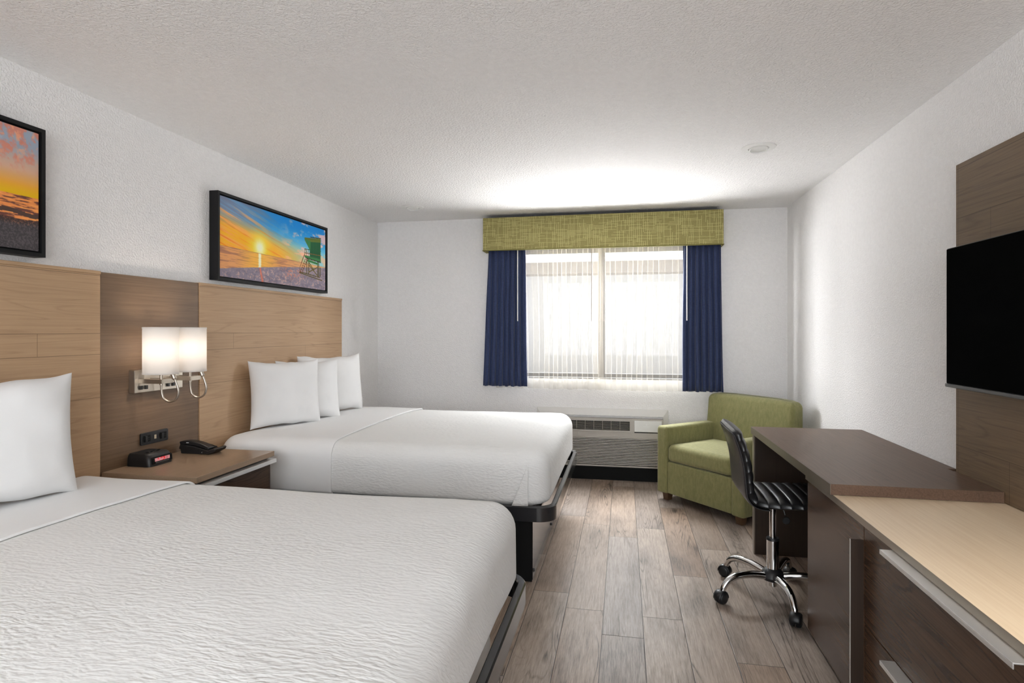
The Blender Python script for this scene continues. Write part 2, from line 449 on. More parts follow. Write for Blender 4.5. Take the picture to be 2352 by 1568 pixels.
structure('wall_left', B((XL - 0.15, XL, YR - 0.15, YB + 0.18, 0, ZC)), 'wall', smooth=False)
structure('wall_right', B((XR, XR + 0.15, YR - 0.15, YB + 0.18, 0, ZC)), 'wall', smooth=False)
structure('wall_rear', B((XL, XR, YR - 0.15, YR, 0, ZC)), 'wall', smooth=False)
WX0, WX1, WZ0, WZ1 = -1.06, 0.66, 0.915, 2.14
AX0, AX1, AZ1 = -0.76, 0.345, 0.562
bm = bmesh.new()
for bx in ((XL, WX0, 0, ZC), (WX1, XR, 0, ZC), (WX0, WX1, WZ1, ZC), (WX0, WX1, AZ1, WZ0), (WX0, AX0, 0, AZ1), (AX1, WX1, 0, AZ1), (AX0, AX1, 0, 0.10)):
    B((bx[0], bx[1], YB, YB + 0.18, bx[2], bx[3]), bm=bm)
bmesh.ops.remove_doubles(bm, verts=bm.verts, dist=1e-5)
structure('wall_back', bm, 'wall', smooth=False)
structure('baseboard_back', B((XL + 0.012, XR - 0.012, YB - 0.012, YB, 0, 0.105)), 'black_flat', smooth=False)
structure('baseboard_left', B((XL, XL + 0.012, YR, YB, 0, 0.105)), 'black_flat', smooth=False)
structure('baseboard_right', B((XR - 0.012, XR, YR, YB, 0, 0.105)), 'black_flat', smooth=False)

# window
w = bpy.data.objects.new('window_1', None); COL.objects.link(w); w['kind'] = 'structure'; LOC[w] = Vector((0, 0, 0))
fy0, fy1 = YB + 0.09, YB + 0.15
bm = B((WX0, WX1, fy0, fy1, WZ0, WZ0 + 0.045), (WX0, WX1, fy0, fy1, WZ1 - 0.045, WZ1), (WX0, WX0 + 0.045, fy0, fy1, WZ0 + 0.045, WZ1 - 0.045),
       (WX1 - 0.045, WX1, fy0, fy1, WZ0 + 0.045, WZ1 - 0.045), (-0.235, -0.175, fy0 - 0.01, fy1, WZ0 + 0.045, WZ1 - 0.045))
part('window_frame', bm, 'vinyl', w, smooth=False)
part('window_pane', B((WX0 + 0.045, -0.235, YB + 0.12, YB + 0.124, WZ0 + 0.045, WZ1 - 0.045)), 'glass', w, smooth=False)
part('window_pane', B((-0.175, WX1 - 0.045, YB + 0.12, YB + 0.124, WZ0 + 0.045, WZ1 - 0.045)), 'glass', w, smooth=False)
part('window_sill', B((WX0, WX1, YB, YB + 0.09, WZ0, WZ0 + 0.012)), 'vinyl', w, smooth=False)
# outside
bm = B((-9, 9, 13.0, 13.3, -0.3, 2.60)); g = tag(part('neighbour_building', bmesh.new(), 'ext_wall'), None, None)
bpy.data.objects.remove(g)
nb = thing('neighbour_building', 'pale building wall with a low eave seen through the sheer curtains', 'building', (0, 13.1, -0.3))
part('wall', bm, 'ext_wall', nb, smooth=False)
part('fascia', B((-9, 9, 12.5, 13.3, 2.60, 2.85)), 'ext_roof', nb, smooth=False)
structure('ground_outside', B((-9, 9, YB + 0.3, 16, -0.5, -0.3)), 'ext_ground', smooth=False)

# ------------------------------------------------------------------ ceiling downlights
def downlight(x, y, label):
    r = thing('recessed_downlight', label, 'ceiling light', (x, y, ZC), group='recessed gimbal downlights in the ceiling')
    part('trim_ring', lathe([(0.056, 0.0), (0.058, -0.007), (0.085, -0.0065), (0.0955, -0.004), (0.0965, 0.0)], (x, y, ZC)), 'lite_trim', r)
    bm = lathe([(0.0525, 0.004), (0.052, -0.006), (0.050, -0.012), (0.047, -0.013), (0.044, -0.007), (0.0, -0.004)], (0, 0, 0))
    bmesh.ops.rotate(bm, verts=bm.verts, cent=(0, 0, 0), matrix=Matrix.Rotation(math.radians(-9), 3, 'X'))
    bmesh.ops.translate(bm, verts=bm.verts, vec=(x, y, ZC - 0.003))
    part('gimbal_lamp', bm, 'lite_trim', r)
downlight(0.778, 3.62, 'white round recessed downlight nearer the camera, above the desk chair')
downlight(-1.81, 4.79, 'small white round recessed downlight above the far bed, near the back corner')

# ------------------------------------------------------------------ headboards
def headboard(y0, y1, label):
    h = thing('headboard', label, 'headboard', (XL, (y0 + y1) / 2, 0))
    LOC_h = LOC[h]
    # keep world coords for the seam positions
    h.location = (0, 0, 0); LOC[h] = Vector((0, 0, 0))
    part('panel', B((XL + 0.001, -2.378, y0, y1, 0.002, 1.622)), 'head_light', h, smooth=False, bevel=0.0015)
    part('top_rail', B((XL + 0.001, -2.374, y0, y1, 1.622, 1.637)), 'head_light', h, smooth=False, bevel=0.0015)
headboard(0.56, 2.266, 'light oak headboard panel behind the near bed')
headboard(2.905, 4.60, 'light oak headboard panel behind the far bed')
mp = thing('wall_panel', 'dark walnut panel on the left wall between the two headboards', 'wall panel', (0, 0, 0))
part('board', B((XL + 0.001, -2.384, 2.268, 2.903, 0.002, 1.634)), 'head_dark', mp, smooth=False, bevel=0.001)
part('edge_strip', B((XL + 0.001, -2.382, 2.2665, 2.268, 0.002, 1.634)), 'black_flat', mp, smooth=False)

# ------------------------------------------------------------------ beds
def bed(y0, y1, fold, label, lb, ls, sd):
    """y0,y1 outer platform rim"""
    r = thing('bed', label, 'bed', (-1.35, (y0 + y1) / 2, 0))
    xr = -0.355
    # rim: rounded frame
    bm = bmesh.new()
    o = rrect(-2.37, xr, y0, y1, 0.10, 10, 4); i_ = rrect(-2.37 + 0.03, xr - 0.03, y0 + 0.03, y1 - 0.03, 0.075, 10, 4)
    prof = [(0, 0.355), (0, 0.428), (0.15, 0.434), (0.85, 0.434), (1, 0.428), (1, 0.355)]
    rings = []
    for (q, z) in prof:
        rings.append([bm.verts.new((a[0] + (b[0] - a[0]) * q, a[1] + (b[1] - a[1]) * q, z)) for a, b in zip(o, i_)])
    n = len(o)
    for a in range(len(rings)):
        ra, rb_ = rings[a], rings[(a + 1) % len(rings)]
        for q in range(n): bm.faces.new((ra[q], ra[(q + 1) % n], rb_[(q + 1) % n], rb_[q]))
    part('platform_rim', bm, 'black_metal', r)
    xs = -2.25; j = 0
    while xs < xr - 0.06:
        part('slat', B((xs, xs + 0.028, y0 + 0.028, y1 - 0.028, 0.405, 0.418)), 'black_metal', r, smooth=False); xs += 0.105; j += 1
    # side slats seen past the mattress corner
    # base
    part('foot_panel', B((-0.505, -0.487, y0 + 0.10, y1 - 0.10, 0.008, 0.356)), 'black_panel', r, smooth=False)
    part('side_panel', B((-2.3, -0.506, y0 + 0.10, y0 + 0.118, 0.0, 0.356)), 'black_flat', r, smooth=False)
    part('side_panel', B((-2.3, -0.506, y1 - 0.118, y1 - 0.10, 0.0, 0.356)), 'black_flat', r, smooth=False)
    part('leg', B((-0.56, -0.49, y0 + 0.092, y0 + 0.10, 0.0, 0.356)), 'black_flat', r, smooth=False)
    for (yy, zz) in ((y0 + 0.13, 0.05), (y0 + 0.13, 0.33), (y1 - 0.3, 0.05), (y0 + 0.9, 0.05)):
        part('bolt', lathe([(0.0005, 0.008), (0.008, 0.007), (0.009, 0.0)], (-0.487, yy, zz), 12, axis='X', close=True), 'black', r)
    part('mattress', softbox(-2.368, -0.43, y0 + 0.04, y1 - 0.04, 0.420, 0.705, 0.09, 0.07, 0.01, 0.03), 'sheet', r)
    # coverlet
    c0, c1 = y0 + 0.012, y1 - 0.022
    bm = softbox(-2.366, -0.388, c0, c1, 0.4365, 0.728, 0.105, 0.095, 0.018, 0.035, k=12, m=40, wob=0.006, open_bottom=True, seed=sd, tn=18)
    bmesh.ops.bisect_plane(bm, geom=bm.verts[:] + bm.edges[:] + bm.faces[:], plane_co=(fold - 0.04, 0, 0), plane_no=(1, 0.0, 0), clear_inner=True)
    b = part('blanket', bm, 'blanket', None, angle=80)
    s_ = b.modifiers.new('thick', 'SOLIDIFY'); s_.thickness = 0.006; s_.offset = 1 if False else -1
    tag(b, lb, 'blanket', 'white coverlets on the beds')
    # folded back sheet
    bm = softbox(-2.366, -0.38, c0 - 0.007, c1 + 0.007, 0.437, 0.739, 0.10, 0.10, 0.018, 0.02, k=12, m=40, wob=0.006, open_bottom=True, seed=sd, tn=18)
    bmesh.ops.bisect_plane(bm, geom=bm.verts[:] + bm.edges[:] + bm.faces[:], plane_co=(fold, (y0 + y1) / 2, 0), plane_no=(1, -0.012, 0.0), clear_outer=True)
    b = part('sheet', bm, 'sheet', None, angle=80)
    s_ = b.modifiers.new('thick', 'SOLIDIFY'); s_.thickness = 0.008; s_.offset = -1
    bv = b.modifiers.new('soft', 'BEVEL'); bv.width = 0.003; bv.segments = 2; bv.limit_method = 'ANGLE'
    tag(b, ls, 'sheet', 'white folded back sheets')
    return r
bed(0.64, 2.19, -1.785, 'near queen bed on a black metal platform, foreground left', 'white rippled coverlet on the near bed', 'smooth white sheet folded back at the head of the near bed', 1.3)
bed(3.01, 4.55, -1.615, 'far queen bed on a black metal platform, next to the window wall', 'white rippled coverlet on the far bed beside the window wall', 'smooth white sheet folded back at the head of the far bed', 5.1)
# hospital-corner pleat on the far bed coverlet
bl = [o for o in COL.objects if o.name.startswith('blanket')][-1]
bm = bmesh.new()
NV = 12; rows = []
for i in range(NV + 1):
    q = i / NV; z = 0.436 + (0.655 - 0.436) * q
    wd = 0.085 * (1 - q) + 0.002
    row = []
    for j in range(9):
        a = j / 8; xx = -0.497 - wd * a
        row.append(bm.verts.new((xx, 3.0155 - 0.007 * (1 - (1 - a) ** 2) * (1 - q), z)))
    rows.append(row)
for i in range(NV):
    for j in range(8): bm.faces.new((rows[i][j], rows[i][j + 1], rows[i + 1][j + 1], rows[i + 1][j]))
pp = part('corner_pleat', bm, 'blanket', bl, angle=80)
sm = pp.modifiers.new('thick', 'SOLIDIFY'); sm.thickness = 0.004; sm.offset = 0

# pillows
def pillow_mesh(w, h, t, seed, lean):
    bm = bmesh.new(); n = 36
    def P(u, v, s):
        # u,v in -1..1 ; pinched sides with pulled out corners
        fx = 1 - 0.07 * (1 - v * v) * abs(u) ** 3 ; fz = 1 - 0.10 * (1 - u * u) * abs(v) ** 3
        th = t * (max(0, (1 - u ** 4)) ** 0.55) * (max(0, (1 - v ** 4)) ** 0.55)
        x = u * w / 2 * fx; z = v * h / 2 * fz + h / 2
        cr = noise.noise(Vector((u * 2.1 + seed, v * 2.1, s))) * 0.012 + noise.noise(Vector((u * 6 + seed, v * 5, s * 2))) * 0.003
        e = min(1, (1 - abs(u)) * 4) * min(1, (1 - abs(v)) * 4)
        z += noise.noise(Vector((u * 3 + seed, 0, 4))) * 0.008 * v
        y = s * (th / 2 + cr * e)
        if v < 0: z = z + 0.006 * (-v) * abs(u)
        return Vector((x, y, max(z, 0.0)))
    F = {}; Bk = {}
    for i in range(n + 1):
        for j in range(n + 1):
            u = math.sin((i / n * 2 - 1) * PI / 2); v = math.sin((j / n * 2 - 1) * PI / 2)
            F[i, j] = bm.verts.new(P(u, v, -1))
            Bk[i, j] = F[i, j] if i in (0, n) or j in (0, n) else bm.verts.new(P(u, v, 1))
    for i in range(n):
        for j in range(n):
            bm.faces.new((F[i, j], F[i + 1, j], F[i + 1, j + 1], F[i, j + 1]))
            bm.faces.new((Bk[i, j], Bk[i, j + 1], Bk[i + 1, j + 1], Bk[i + 1, j]))
    bmesh.ops.rotate(bm, verts=bm.verts, cent=(0, 0, 0), matrix=Matrix.Rotation(lean, 3, 'X'))
    zmin = min(v.co.z for v in bm.verts)
    bmesh.ops.translate(bm, verts=bm.verts, vec=(0, 0, -zmin))
    return bm
def pillow(pa, pb, h, t, seed, label, lean=-0.10, zb=0.738):
    """pa: left bottom end, pb: right bottom end (plan)"""
    a = Vector(pa); b = Vector(pb); w = (b - a).length; ang = math.atan2(b.y - a.y, b.x - a.x)
    o = part('pillow', pillow_mesh(w, h, t, seed, lean), 'pillow', None, angle=80)
    o.location = ((a.x + b.x) / 2, (a.y + b.y) / 2, zb); o.rotation_euler = (0, 0, ang)
    tag(o, label, 'pillow', 'white pillows standing against the headboards')
    return o
pillow((-2.305, 3.255), (-2.035, 3.635), 0.44, 0.15, 1.0, 'white pillow at the front of the three on the far bed')
pillow((-2.285, 3.52), (-2.025, 3.895), 0.43, 0.125, 2.4, 'white pillow in the middle of the three on the far bed')
pillow((-2.290, 3.81), (-2.060, 4.335), 0.445, 0.16, 3.7, 'white pillow at the back of the three on the far bed, nearest the window')
pillow((-2.265, 1.30), (-2.080, 1.885), 0.465, 0.19, 5.2, 'white pillow on the near bed, cut by the left edge of the photo')

# ------------------------------------------------------------------ nightstand
ns = thing('nightstand', 'nightstand with a greige top and dark drawer between the two beds', 'nightstand', (-2.14, 2.565, 0))
part('top', B((-2.376, -1.875, 2.270, 2.858, 0.678, 0.705)), 'night_top', ns, smooth=False, bevel=0.0015)
part('body', B((-2.376, -1.915, 2.275, 2.853, 0.02, 0.677)), 'cab_dark_h', ns, smooth=False)
dr = part('drawer', B((-1.914, -1.895, 2.280, 2.848, 0.34, 0.662)), 'cab_dark', ns, smooth=False)
part('handle', B((-1.902, -1.856, 2.30, 2.848, 0.6625, 0.668), (-1.859, -1.856, 2.30, 2.848, 0.648, 0.6625)), 'alu', dr, smooth=False, bevel=0.0008)
dr = part('drawer', B((-1.914, -1.895, 2.280, 2.848, 0.03, 0.322)), 'cab_dark', ns, smooth=False)
part('handle', B((-1.902, -1.856, 2.30, 2.848, 0.3225, 0.328)), 'alu', dr, smooth=False)

# clock radio
ck = thing('clock_radio', 'black clock radio with a red lit display on the nightstand', 'clock radio', (-2.30, 2.465, 0.705))
pts = rrect(-2.372, -2.232, 2.395, 2.545, 0.022, 6, 3)
bm = bmesh.new(); rings = []
for (sx, z, dx) in ((1.0, 0.7055, 0), (1.0, 0.716, 0), (0.985, 0.735, -0.002), (0.92, 0.755, -0.006), (0.82, 0.764, -0.008), (0.5, 0.767, -0.008)):
    rings.append([bm.verts.new((-2.302 + dx + (p[0] + 2.302) * sx, 2.47 + (p[1] - 2.47) * (sx if sx > 0.9 else sx + 0.04), z)) for p in pts])
for a in range(len(rings) - 1):
    for q in range(len(pts)): bm.faces.new((rings[a][q], rings[a][(q + 1) % len(pts)], rings[a + 1][(q + 1) % len(pts)], rings[a + 1][q]))
bm.faces.new(rings[0][::-1]); bm.faces.new(rings[-1])
part('body', bm, 'black', ck, angle=50)
part('face_plate', prism([(-2.2345, 0.7145), (-2.2285, 0.7165), (-2.2300, 0.7440), (-2.238, 0.7500)], 'Y', 2.408, 2.532), 'black_flat', ck, smooth=False, bevel=0.0015)
part('display', prism([(-2.2290, 0.7275), (-2.2278, 0.7275), (-2.2288, 0.7430), (-2.2310, 0.7430)], 'Y', 2.422, 2.514), 'display', ck, smooth=False, label='red glowing display')
for q in range(5): part('button', B((-2.29 + 0.010 * (q % 2), -2.281 + 0.010 * (q % 2), 2.43 + q * 0.018, 2.441 + q * 0.018, 0.764, 0.769)), 'black_flat', ck, smooth=False)
part('tuning_strip', B((-2.2290, -2.2272, 2.426, 2.51, 0.7185, 0.7245)), 'bezel', ck, smooth=False)

# telephone
ph = thing('telephone', 'black desk telephone on the nightstand beside the far bed', 'telephone', (-2.235, 2.745, 0.705))
part('base', prism([(-2.325, 0.7055), (-2.158, 0.7055), (-2.125, 0.722), (-2.116, 0.736), (-2.128, 0.740), (-2.165, 0.728), (-2.25, 0.748), (-2.335, 0.752)], 'Y', 2.700, 2.792), 'black', ph, angle=40, bevel=0.004)
hs = crsmooth([(-2.338, 0.768, 0), (-2.30, 0.774, 0), (-2.25, 0.771, 0), (-2.20, 0.760, 0), (-2.158, 0.742, 0)], 5)
top = [(p[0], p[1]) for p in hs]; bot = [(-2.163, 0.728), (-2.20, 0.738), (-2.25, 0.749), (-2.30, 0.753), (-2.334, 0.752)]
part('handset', prism(top + bot, 'Y', 2.703, 2.746), 'black', ph, angle=40, bevel=0.004)
part('keypad', prism([(-2.325, 0.7535), (-2.25, 0.7495), (-2.172, 0.731), (-2.172, 0.734), (-2.25, 0.7525), (-2.325, 0.7565)], 'Y', 2.752, 2.787), 'black_flat', ph, smooth=False)
part('rear_plug', B((-2.345, -2.327, 2.712, 2.73, 0.727, 0.741)), 'black', ph, smooth=False)
part('mark', B((-2.294, -2.279, 2.7022, 2.7034, 0.763, 0.7655)), 'mark', ph, smooth=False, label='tiny white mark')
part('jack', lathe([(0.0022, 0), (0.0045, -0.0012), (0.0045, 0.001)], (-2.195, 2.7, 0.717), 12, axis='Y'), 'bezel', ph)

# power outlet strip
os_ = thing('outlet_strip', 'black power outlet strip on the dark wall panel above the clock radio', 'power outlet', (-2.38, 2.58, 0.814))
pts = rrect(2.492, 2.668, 0.784, 0.845, 0.008, 5, 2)
part('plate', prism(pts, 'X', -2.384, -2.374), 'black', os_, bevel=0.0015)
for yy in (2.528, 2.632):
    s = part('socket', B((-2.375, -2.3695, yy - 0.019, yy + 0.019, 0.799, 0.831)), 'black_flat', os_, smooth=False, bevel=0.001)
    part('switch', B((-2.3697, -2.364, yy - 0.017, yy - 0.005, 0.801, 0.829)), 'black', s, smooth=False)
    part('pin_hole', B((-2.3697, -2.3690, yy + 0.004, yy + 0.0055, 0.817, 0.822), (-2.3697, -2.3690, yy + 0.010, yy + 0.0115, 0.817, 0.822), (-2.3697, -2.3690, yy + 0.006, yy + 0.009, 0.808, 0.811)), 'bezel', s, smooth=False)
part('usb_port', B((-2.375, -2.3715, 2.574, 2.586, 0.806, 0.826)), 'usb', os_, smooth=False, label='small beige usb port')

# ------------------------------------------------------------------ double sconce
sc = thing('wall_sconce', 'double shaded brushed nickel wall lamp on the dark panel above the nightstand', 'wall lamp', (-2.384, 2.585, 1.11))
bp = part('backplate', B((-2.384, -2.350, 2.428, 2.742, 1.055, 1.167)), 'nickel', sc, smooth=False, bevel=0.002)
for yy in (2.462, 2.494, 2.637, 2.672):
    part('switch', B((-2.3505, -2.341, yy - 0.007, yy + 0.007, 1.070, 1.089)), 'black', bp, smooth=False, bevel=0.001)
for yy in (2.462, 2.655):
    part('arm', B((-2.351, -2.222, yy - 0.007, yy + 0.001, 1.101, 1.123), (-2.230, -2.222, yy + 0.001, yy + 0.060, 1.101, 1.123), (-2.351, -2.222, yy + 0.060, yy + 0.068, 1.101, 1.123)), 'nickel', sc, smooth=False, bevel=0.0008)
    part('stem', tube([(-2.232, yy + 0.002, 1.095), (-2.232, yy + 0.002, 1.19)], 0.0075, 16), 'nickel', sc)
    c = (-2.236, yy + 0.004, 0)
    sh = part('shade', lathe([(0.078, 1.150), (0.0785, 1.152), (0.0785, 1.376), (0.078, 1.378), (0.0765, 1.376), (0.0765, 1.152), (0.078, 1.150)], c, 56), 'shade', sc, angle=60)
    part('shade_trim', lathe([(0.0795, 1.149), (0.0795, 1.157)], c, 56), 'shade', sh)
    part('shade_trim', lathe([(0.0795, 1.371), (0.0795, 1.379)], c, 56), 'shade', sh)
    part('shade_ring', tube([(c[0] - 0.077, c[1], 1.178), (c[0] + 0.077, c[1], 1.178)], 0.0015, 6), 'nickel', sh)
    part('bulb', lathe([(0.002, 1.195), (0.013, 1.20), (0.013, 1.245), (0.025, 1.275), (0.027, 1.298), (0.017, 1.318), (0.001, 1.324)], c, 20), 'bulb', sc)
    gn = crsmooth([(-2.234, yy + 0.004, 1.102), (-2.234, yy + 0.006, 1.065), (-2.225, yy + 0.008, 1.030), (-2.195, yy + 0.012, 1.012), (-2.160, yy + 0.014, 1.025), (-2.146, yy + 0.014, 1.060), (-2.152, yy + 0.012, 1.095), (-2.163, yy + 0.010, 1.125)], 8)
    rg_ = [0.0048 + (0.0005 if i % 2 else 0) for i in range(len(gn))]
    g = part('reading_light', tube(gn, rg_, 12), 'nickel', sc)
    d = (Vector(gn[-1]) - Vector(gn[-4])).normalized(); p = Vector(gn[-1])
    part('light_head', tube([p - d * 0.004, p, p + d * 0.002, p + d * 0.038, p + d * 0.04], [0.006, 0.0075, 0.011, 0.011, 0.009], 18), 'nickel', g)

# ------------------------------------------------------------------ pictures (printed colours computed per vertex)
def fbm(X, Y, seed, oct_=5, rough=0.55):
    rs = np.random.RandomState(seed); out = np.zeros_like(X); amp = 1.0; tot = 0
    f = 1.0
    for o_ in range(oct_):
        G = rs.rand(64, 64); xs = X * f; ys = Y * f
        xi = np.floor(xs).astype(int); yi = np.floor(ys).astype(int); fx = xs - xi; fy = ys - yi
        fx = fx * fx * (3 - 2 * fx); fy = fy * fy * (3 - 2 * fy)
        g = lambda a, b: G[a % 64, b % 64]
        out += amp * ((g(xi, yi) * (1 - fx) + g(xi + 1, yi) * fx) * (1 - fy) + (g(xi, yi + 1) * (1 - fx) + g(xi + 1, yi + 1) * fx) * fy)
        tot += amp; amp *= rough; f *= 2.0
    return out / tot
def sm(a, b, x): t_ = np.clip((x - a) / (b - a), 0, 1); return t_ * t_ * (3 - 2 * t_)
def C(*c): return np.array(c, float) / 255.0
def blend(img, col, m): return img * (1 - m[..., None]) + (col if np.ndim(col) > 1 else np.asarray(col)) * m[..., None]
def inpoly(U, V, poly):
    m = np.zeros(U.shape, bool); n = len(poly); j = n - 1
    for i in range(n):
        xi, yi = poly[i]; xj, yj = poly[j]
        if yi != yj: m ^= ((yi > V) != (yj > V)) & (U < (xj - xi) * (V - yi) / (yj - yi) + xi)
        j = i
    return m.astype(float)
def line(U, V, a, b, w, asp=2.45):
    ax, ay = a[0] * asp, a[1]; bx, by = b[0] * asp, b[1]; x = U * asp; y = V
    L = max((bx - ax) ** 2 + (by - ay) ** 2, 1e-9); t_ = np.clip(((x - ax) * (bx - ax) + (y - ay) * (by - ay)) / L, 0, 1)
    d = np.hypot(x - ax - t_ * (bx - ax), y - ay - t_ * (by - ay)); return (d < w / 2).astype(float)
def art_tower(U, V):
    A = 2.45
    # sky: horizontal split warm left / blue right
    su, sv = 0.313, 0.535
    low = C(250, 170, 40); img = np.zeros(U.shape + (3,)) + C(120, 175, 215)
    blue = blend(np.zeros(U.shape + (3,)) + C(25, 130, 205), C(110, 195, 225), sm(0.05, 0.5, V))
    img = blend(blue, C(125, 150, 180), sm(0.55, 0.05, U) * 0.9)
    img = blend(img, C(160, 205, 205), sm(0.30, 0.52, V) * 0.7)
    warm = sm(0.95, 0.15, U * 0.55 + (1 - V) * 1.0 + 0.0)
    img = blend(img, C(250, 190, 90), np.clip(warm * 1.15, 0, 1) * sm(1.1, 0.3, U))
    img = blend(img, C(253, 176, 40), sm(0.22, 0.52, V + 0.25 * (0.4 - U)) * sm(1.05, 0.30, U))
    # streaky clouds fanning from upper left
    R = (V - 0.1) * 1.6 - U * 0.9
    st = fbm(U * 3 + 5, R * 20 + 3, 3, 6, 0.65)
    img = blend(img, C(120, 120, 140), sm(0.45, 0.70, st) * sm(0.62, 0.1, U) * sm(0.40, 0.0, V) * 0.75)
    img = blend(img, C(255, 168, 90), sm(0.44, 0.66, fbm(U * 4 + 9, R * 22, 8, 6, 0.65)) * sm(0.60, 0.1, U) * sm(0.0, 0.22, V) * 0.8)
    img = blend(img, C(225, 110, 40), sm(0.50, 0.68, fbm(U * 3, R * 26 + 7, 13, 6, 0.65)) * sm(0.80, 0.2, U) * sm(0.22, 0.36, V) * 0.65)
    pk = fbm(U * 9 + 2, V * 7 + 1, 21, 5)
    img = blend(img, C(238, 190, 185), sm(0.56, 0.68, pk) * sm(0.45, 0.75, U) * 0.85)
    img = blend(img, C(245, 185, 140), sm(0.54, 0.66, fbm(U * 7, V * 11 + 4, 31, 5)) * sm(0.4, 0.6, U) * sm(0.25, 0.4, V) * 0.7)
    # sun
    d = np.hypot((U - su) * A, V - sv)
    img = blend(img, C(255, 225, 70), sm(0.34, 0.03, d) * 0.9); img = blend(img, C(255, 252, 225), sm(0.085, 0.03, d))
    img = blend(img, C(255, 240, 190), sm(0.17, 0.05, d) * 0.7)
    for an in (35, 90, 145):
        a = math.radians(an); img = blend(img, C(255, 248, 215), line(U, V, (su - math.cos(a) * 0.03, sv - math.sin(a) * 0.12), (su + math.cos(a) * 0.03, sv + math.sin(a) * 0.12), 0.006, A) * 0.35)
    # sea
    hz = 0.613; sea = V > hz
    wv = fbm(U * 10, V * 90, 41, 4)
    seac = blend(np.zeros(U.shape + (3,)) + C(222, 158, 104), C(164, 112, 92), sm(0.42, 0.66, wv) * 0.8)
    seac = blend(seac, C(250, 190, 70), sm(0.22, 0.02, np.abs(U - su) * 1.0) * 0.7)
    seac = blend(seac, C(255, 250, 215), sm(0.018, 0.003, np.abs(U - su) + 0.006 * (wv - 0.5)) * 0.95)
    seac = blend(seac, C(222, 178, 124), sm(0.5, 0.9, U) * 0.8); seac = blend(seac, C(150, 105, 90), sm(0.012, 0.0, V - hz) * 0.7)
    img = blend(img, seac, sea.astype(float))
    # sand
    shore = 0.905 - 0.34 * U + 0.06 * U * U + 0.008 * (fbm(U * 20, U * 0, 5, 3) - 0.5)
    sand = V > np.maximum(shore, hz + 0.004)
    g = fbm(U * 90, V * 60, 51, 3); g2 = fbm(U * 30, V * 24, 61, 3)
    sc_ = blend(np.zeros(U.shape + (3,)) + C(138, 128, 142), C(190, 158, 152), sm(0.5, 0.75, g))
    sc_ = blend(sc_, C(108, 102, 118), sm(0.5, 0.7, g2) * 0.5)
    sc_ = blend(sc_, C(140, 128, 140), sm(0.06, 0.0, V - shore) * 0.6)
    sc_ = blend(sc_, C(235, 120, 90), sm(0.012 + 0.02 * (V - 0.8), 0.0, np.abs(U - su - (V - 0.8) * 0.12)) * 0.8)
    sc_ = blend(sc_, C(205, 135, 115), sm(0.5, 0.8, fbm(U * 90, V * 60, 71, 2)) * sm(0.18, 0.02, np.abs(U - 0.62)) * sm(0.16, 0.02, np.abs(V - 0.8)) * 0.9)
    img = blend(img, sc_, sand.astype(float))
    # lifeguard tower
    G1, G2, G3, GW = C(36, 92, 58), C(60, 120, 70), C(98, 112, 50), C(88, 78, 44)
    def poly(p, c, k=1.0):
        nonlocal img; img = blend(img, c, inpoly(U, V, p) * k)
    def ln(a, b, w, c, k=1.0):
        nonlocal img; img = blend(img, c, line(U, V, a, b, w, A) * k)
    for a, b in (((0.695, 0.78), (0.957, 0.845)), ((0.70, 0.765), (0.93, 0.80))): ln(a, b, 0.016, C(96, 84, 50))
    for a, b in (((0.778, 0.52), (0.778, 0.765)), ((0.80, 0.54), (0.80, 0.775)), ((0.905, 0.53), (0.905, 0.80)), ((0.918, 0.53), (0.918, 0.80)), ((0.935, 0.64), (0.935, 0.78))): ln(a, b, 0.022, GW)
    for a, b in (((0.80, 0.745), (0.905, 0.64)), ((0.80, 0.63), (0.905, 0.78)), ((0.79, 0.57), (0.86, 0.70))): ln(a, b, 0.018, C(104, 92, 48))
    ln((0.79, 0.565), (0.905, 0.585), 0.035, G2)
    for a, b in (((0.755, 0.47), (0.70, 0.70)), ((0.765, 0.53), (0.703, 0.77)), ((0.785, 0.54), (0.725, 0.775)), ((0.70, 0.70), (0.703, 0.77)), ((0.745, 0.50), (0.716, 0.62))): ln(a, b, 0.010, C(112, 70, 44))
    for q in np.linspace(0, 1, 7): ln((0.763 - 0.055 * q, 0.56 + 0.20 * q), (0.787 - 0.058 * q, 0.565 + 0.205 * q), 0.010, C(120, 74, 50))
    poly([(0.752, 0.225), (0.815, 0.30), (0.815, 0.40), (0.755, 0.26)], G3)
    poly([(0.812, 0.21), (0.942, 0.19), (0.942, 0.53), (0.812, 0.50)], G1)
    for q in np.arange(0.82, 0.94, 0.012): ln((q, 0.23), (q, 0.47), 0.004, C(28, 74, 46), 0.7)
    poly([(0.752, 0.245), (0.752, 0.215), (0.942, 0.165), (0.944, 0.225), (0.815, 0.262)], G3)
    poly([(0.752, 0.235), (0.82, 0.245), (0.82, 0.40), (0.80, 0.36)], G2)
    ln((0.82, 0.185), (0.943, 0.157), 0.014, C(44, 54, 34))
    ln((0.752, 0.395), (0.944, 0.37), 0.011, G1); ln((0.752, 0.455), (0.946, 0.44), 0.012, C(120, 88, 52))
    for q in (0.754, 0.775, 0.795, 0.876, 0.94): ln((q, 0.39), (q, 0.52), 0.010, G1 if q < 0.9 else G3)
    ln((0.756, 0.40), (0.79, 0.455), 0.008, G1)
    poly([(0.753, 0.49), (0.944, 0.50), (0.944, 0.545), (0.753, 0.525)], G2); poly([(0.76, 0.525), (0.944, 0.545), (0.944, 0.56), (0.775, 0.54)], C(52, 36, 28))
    return img
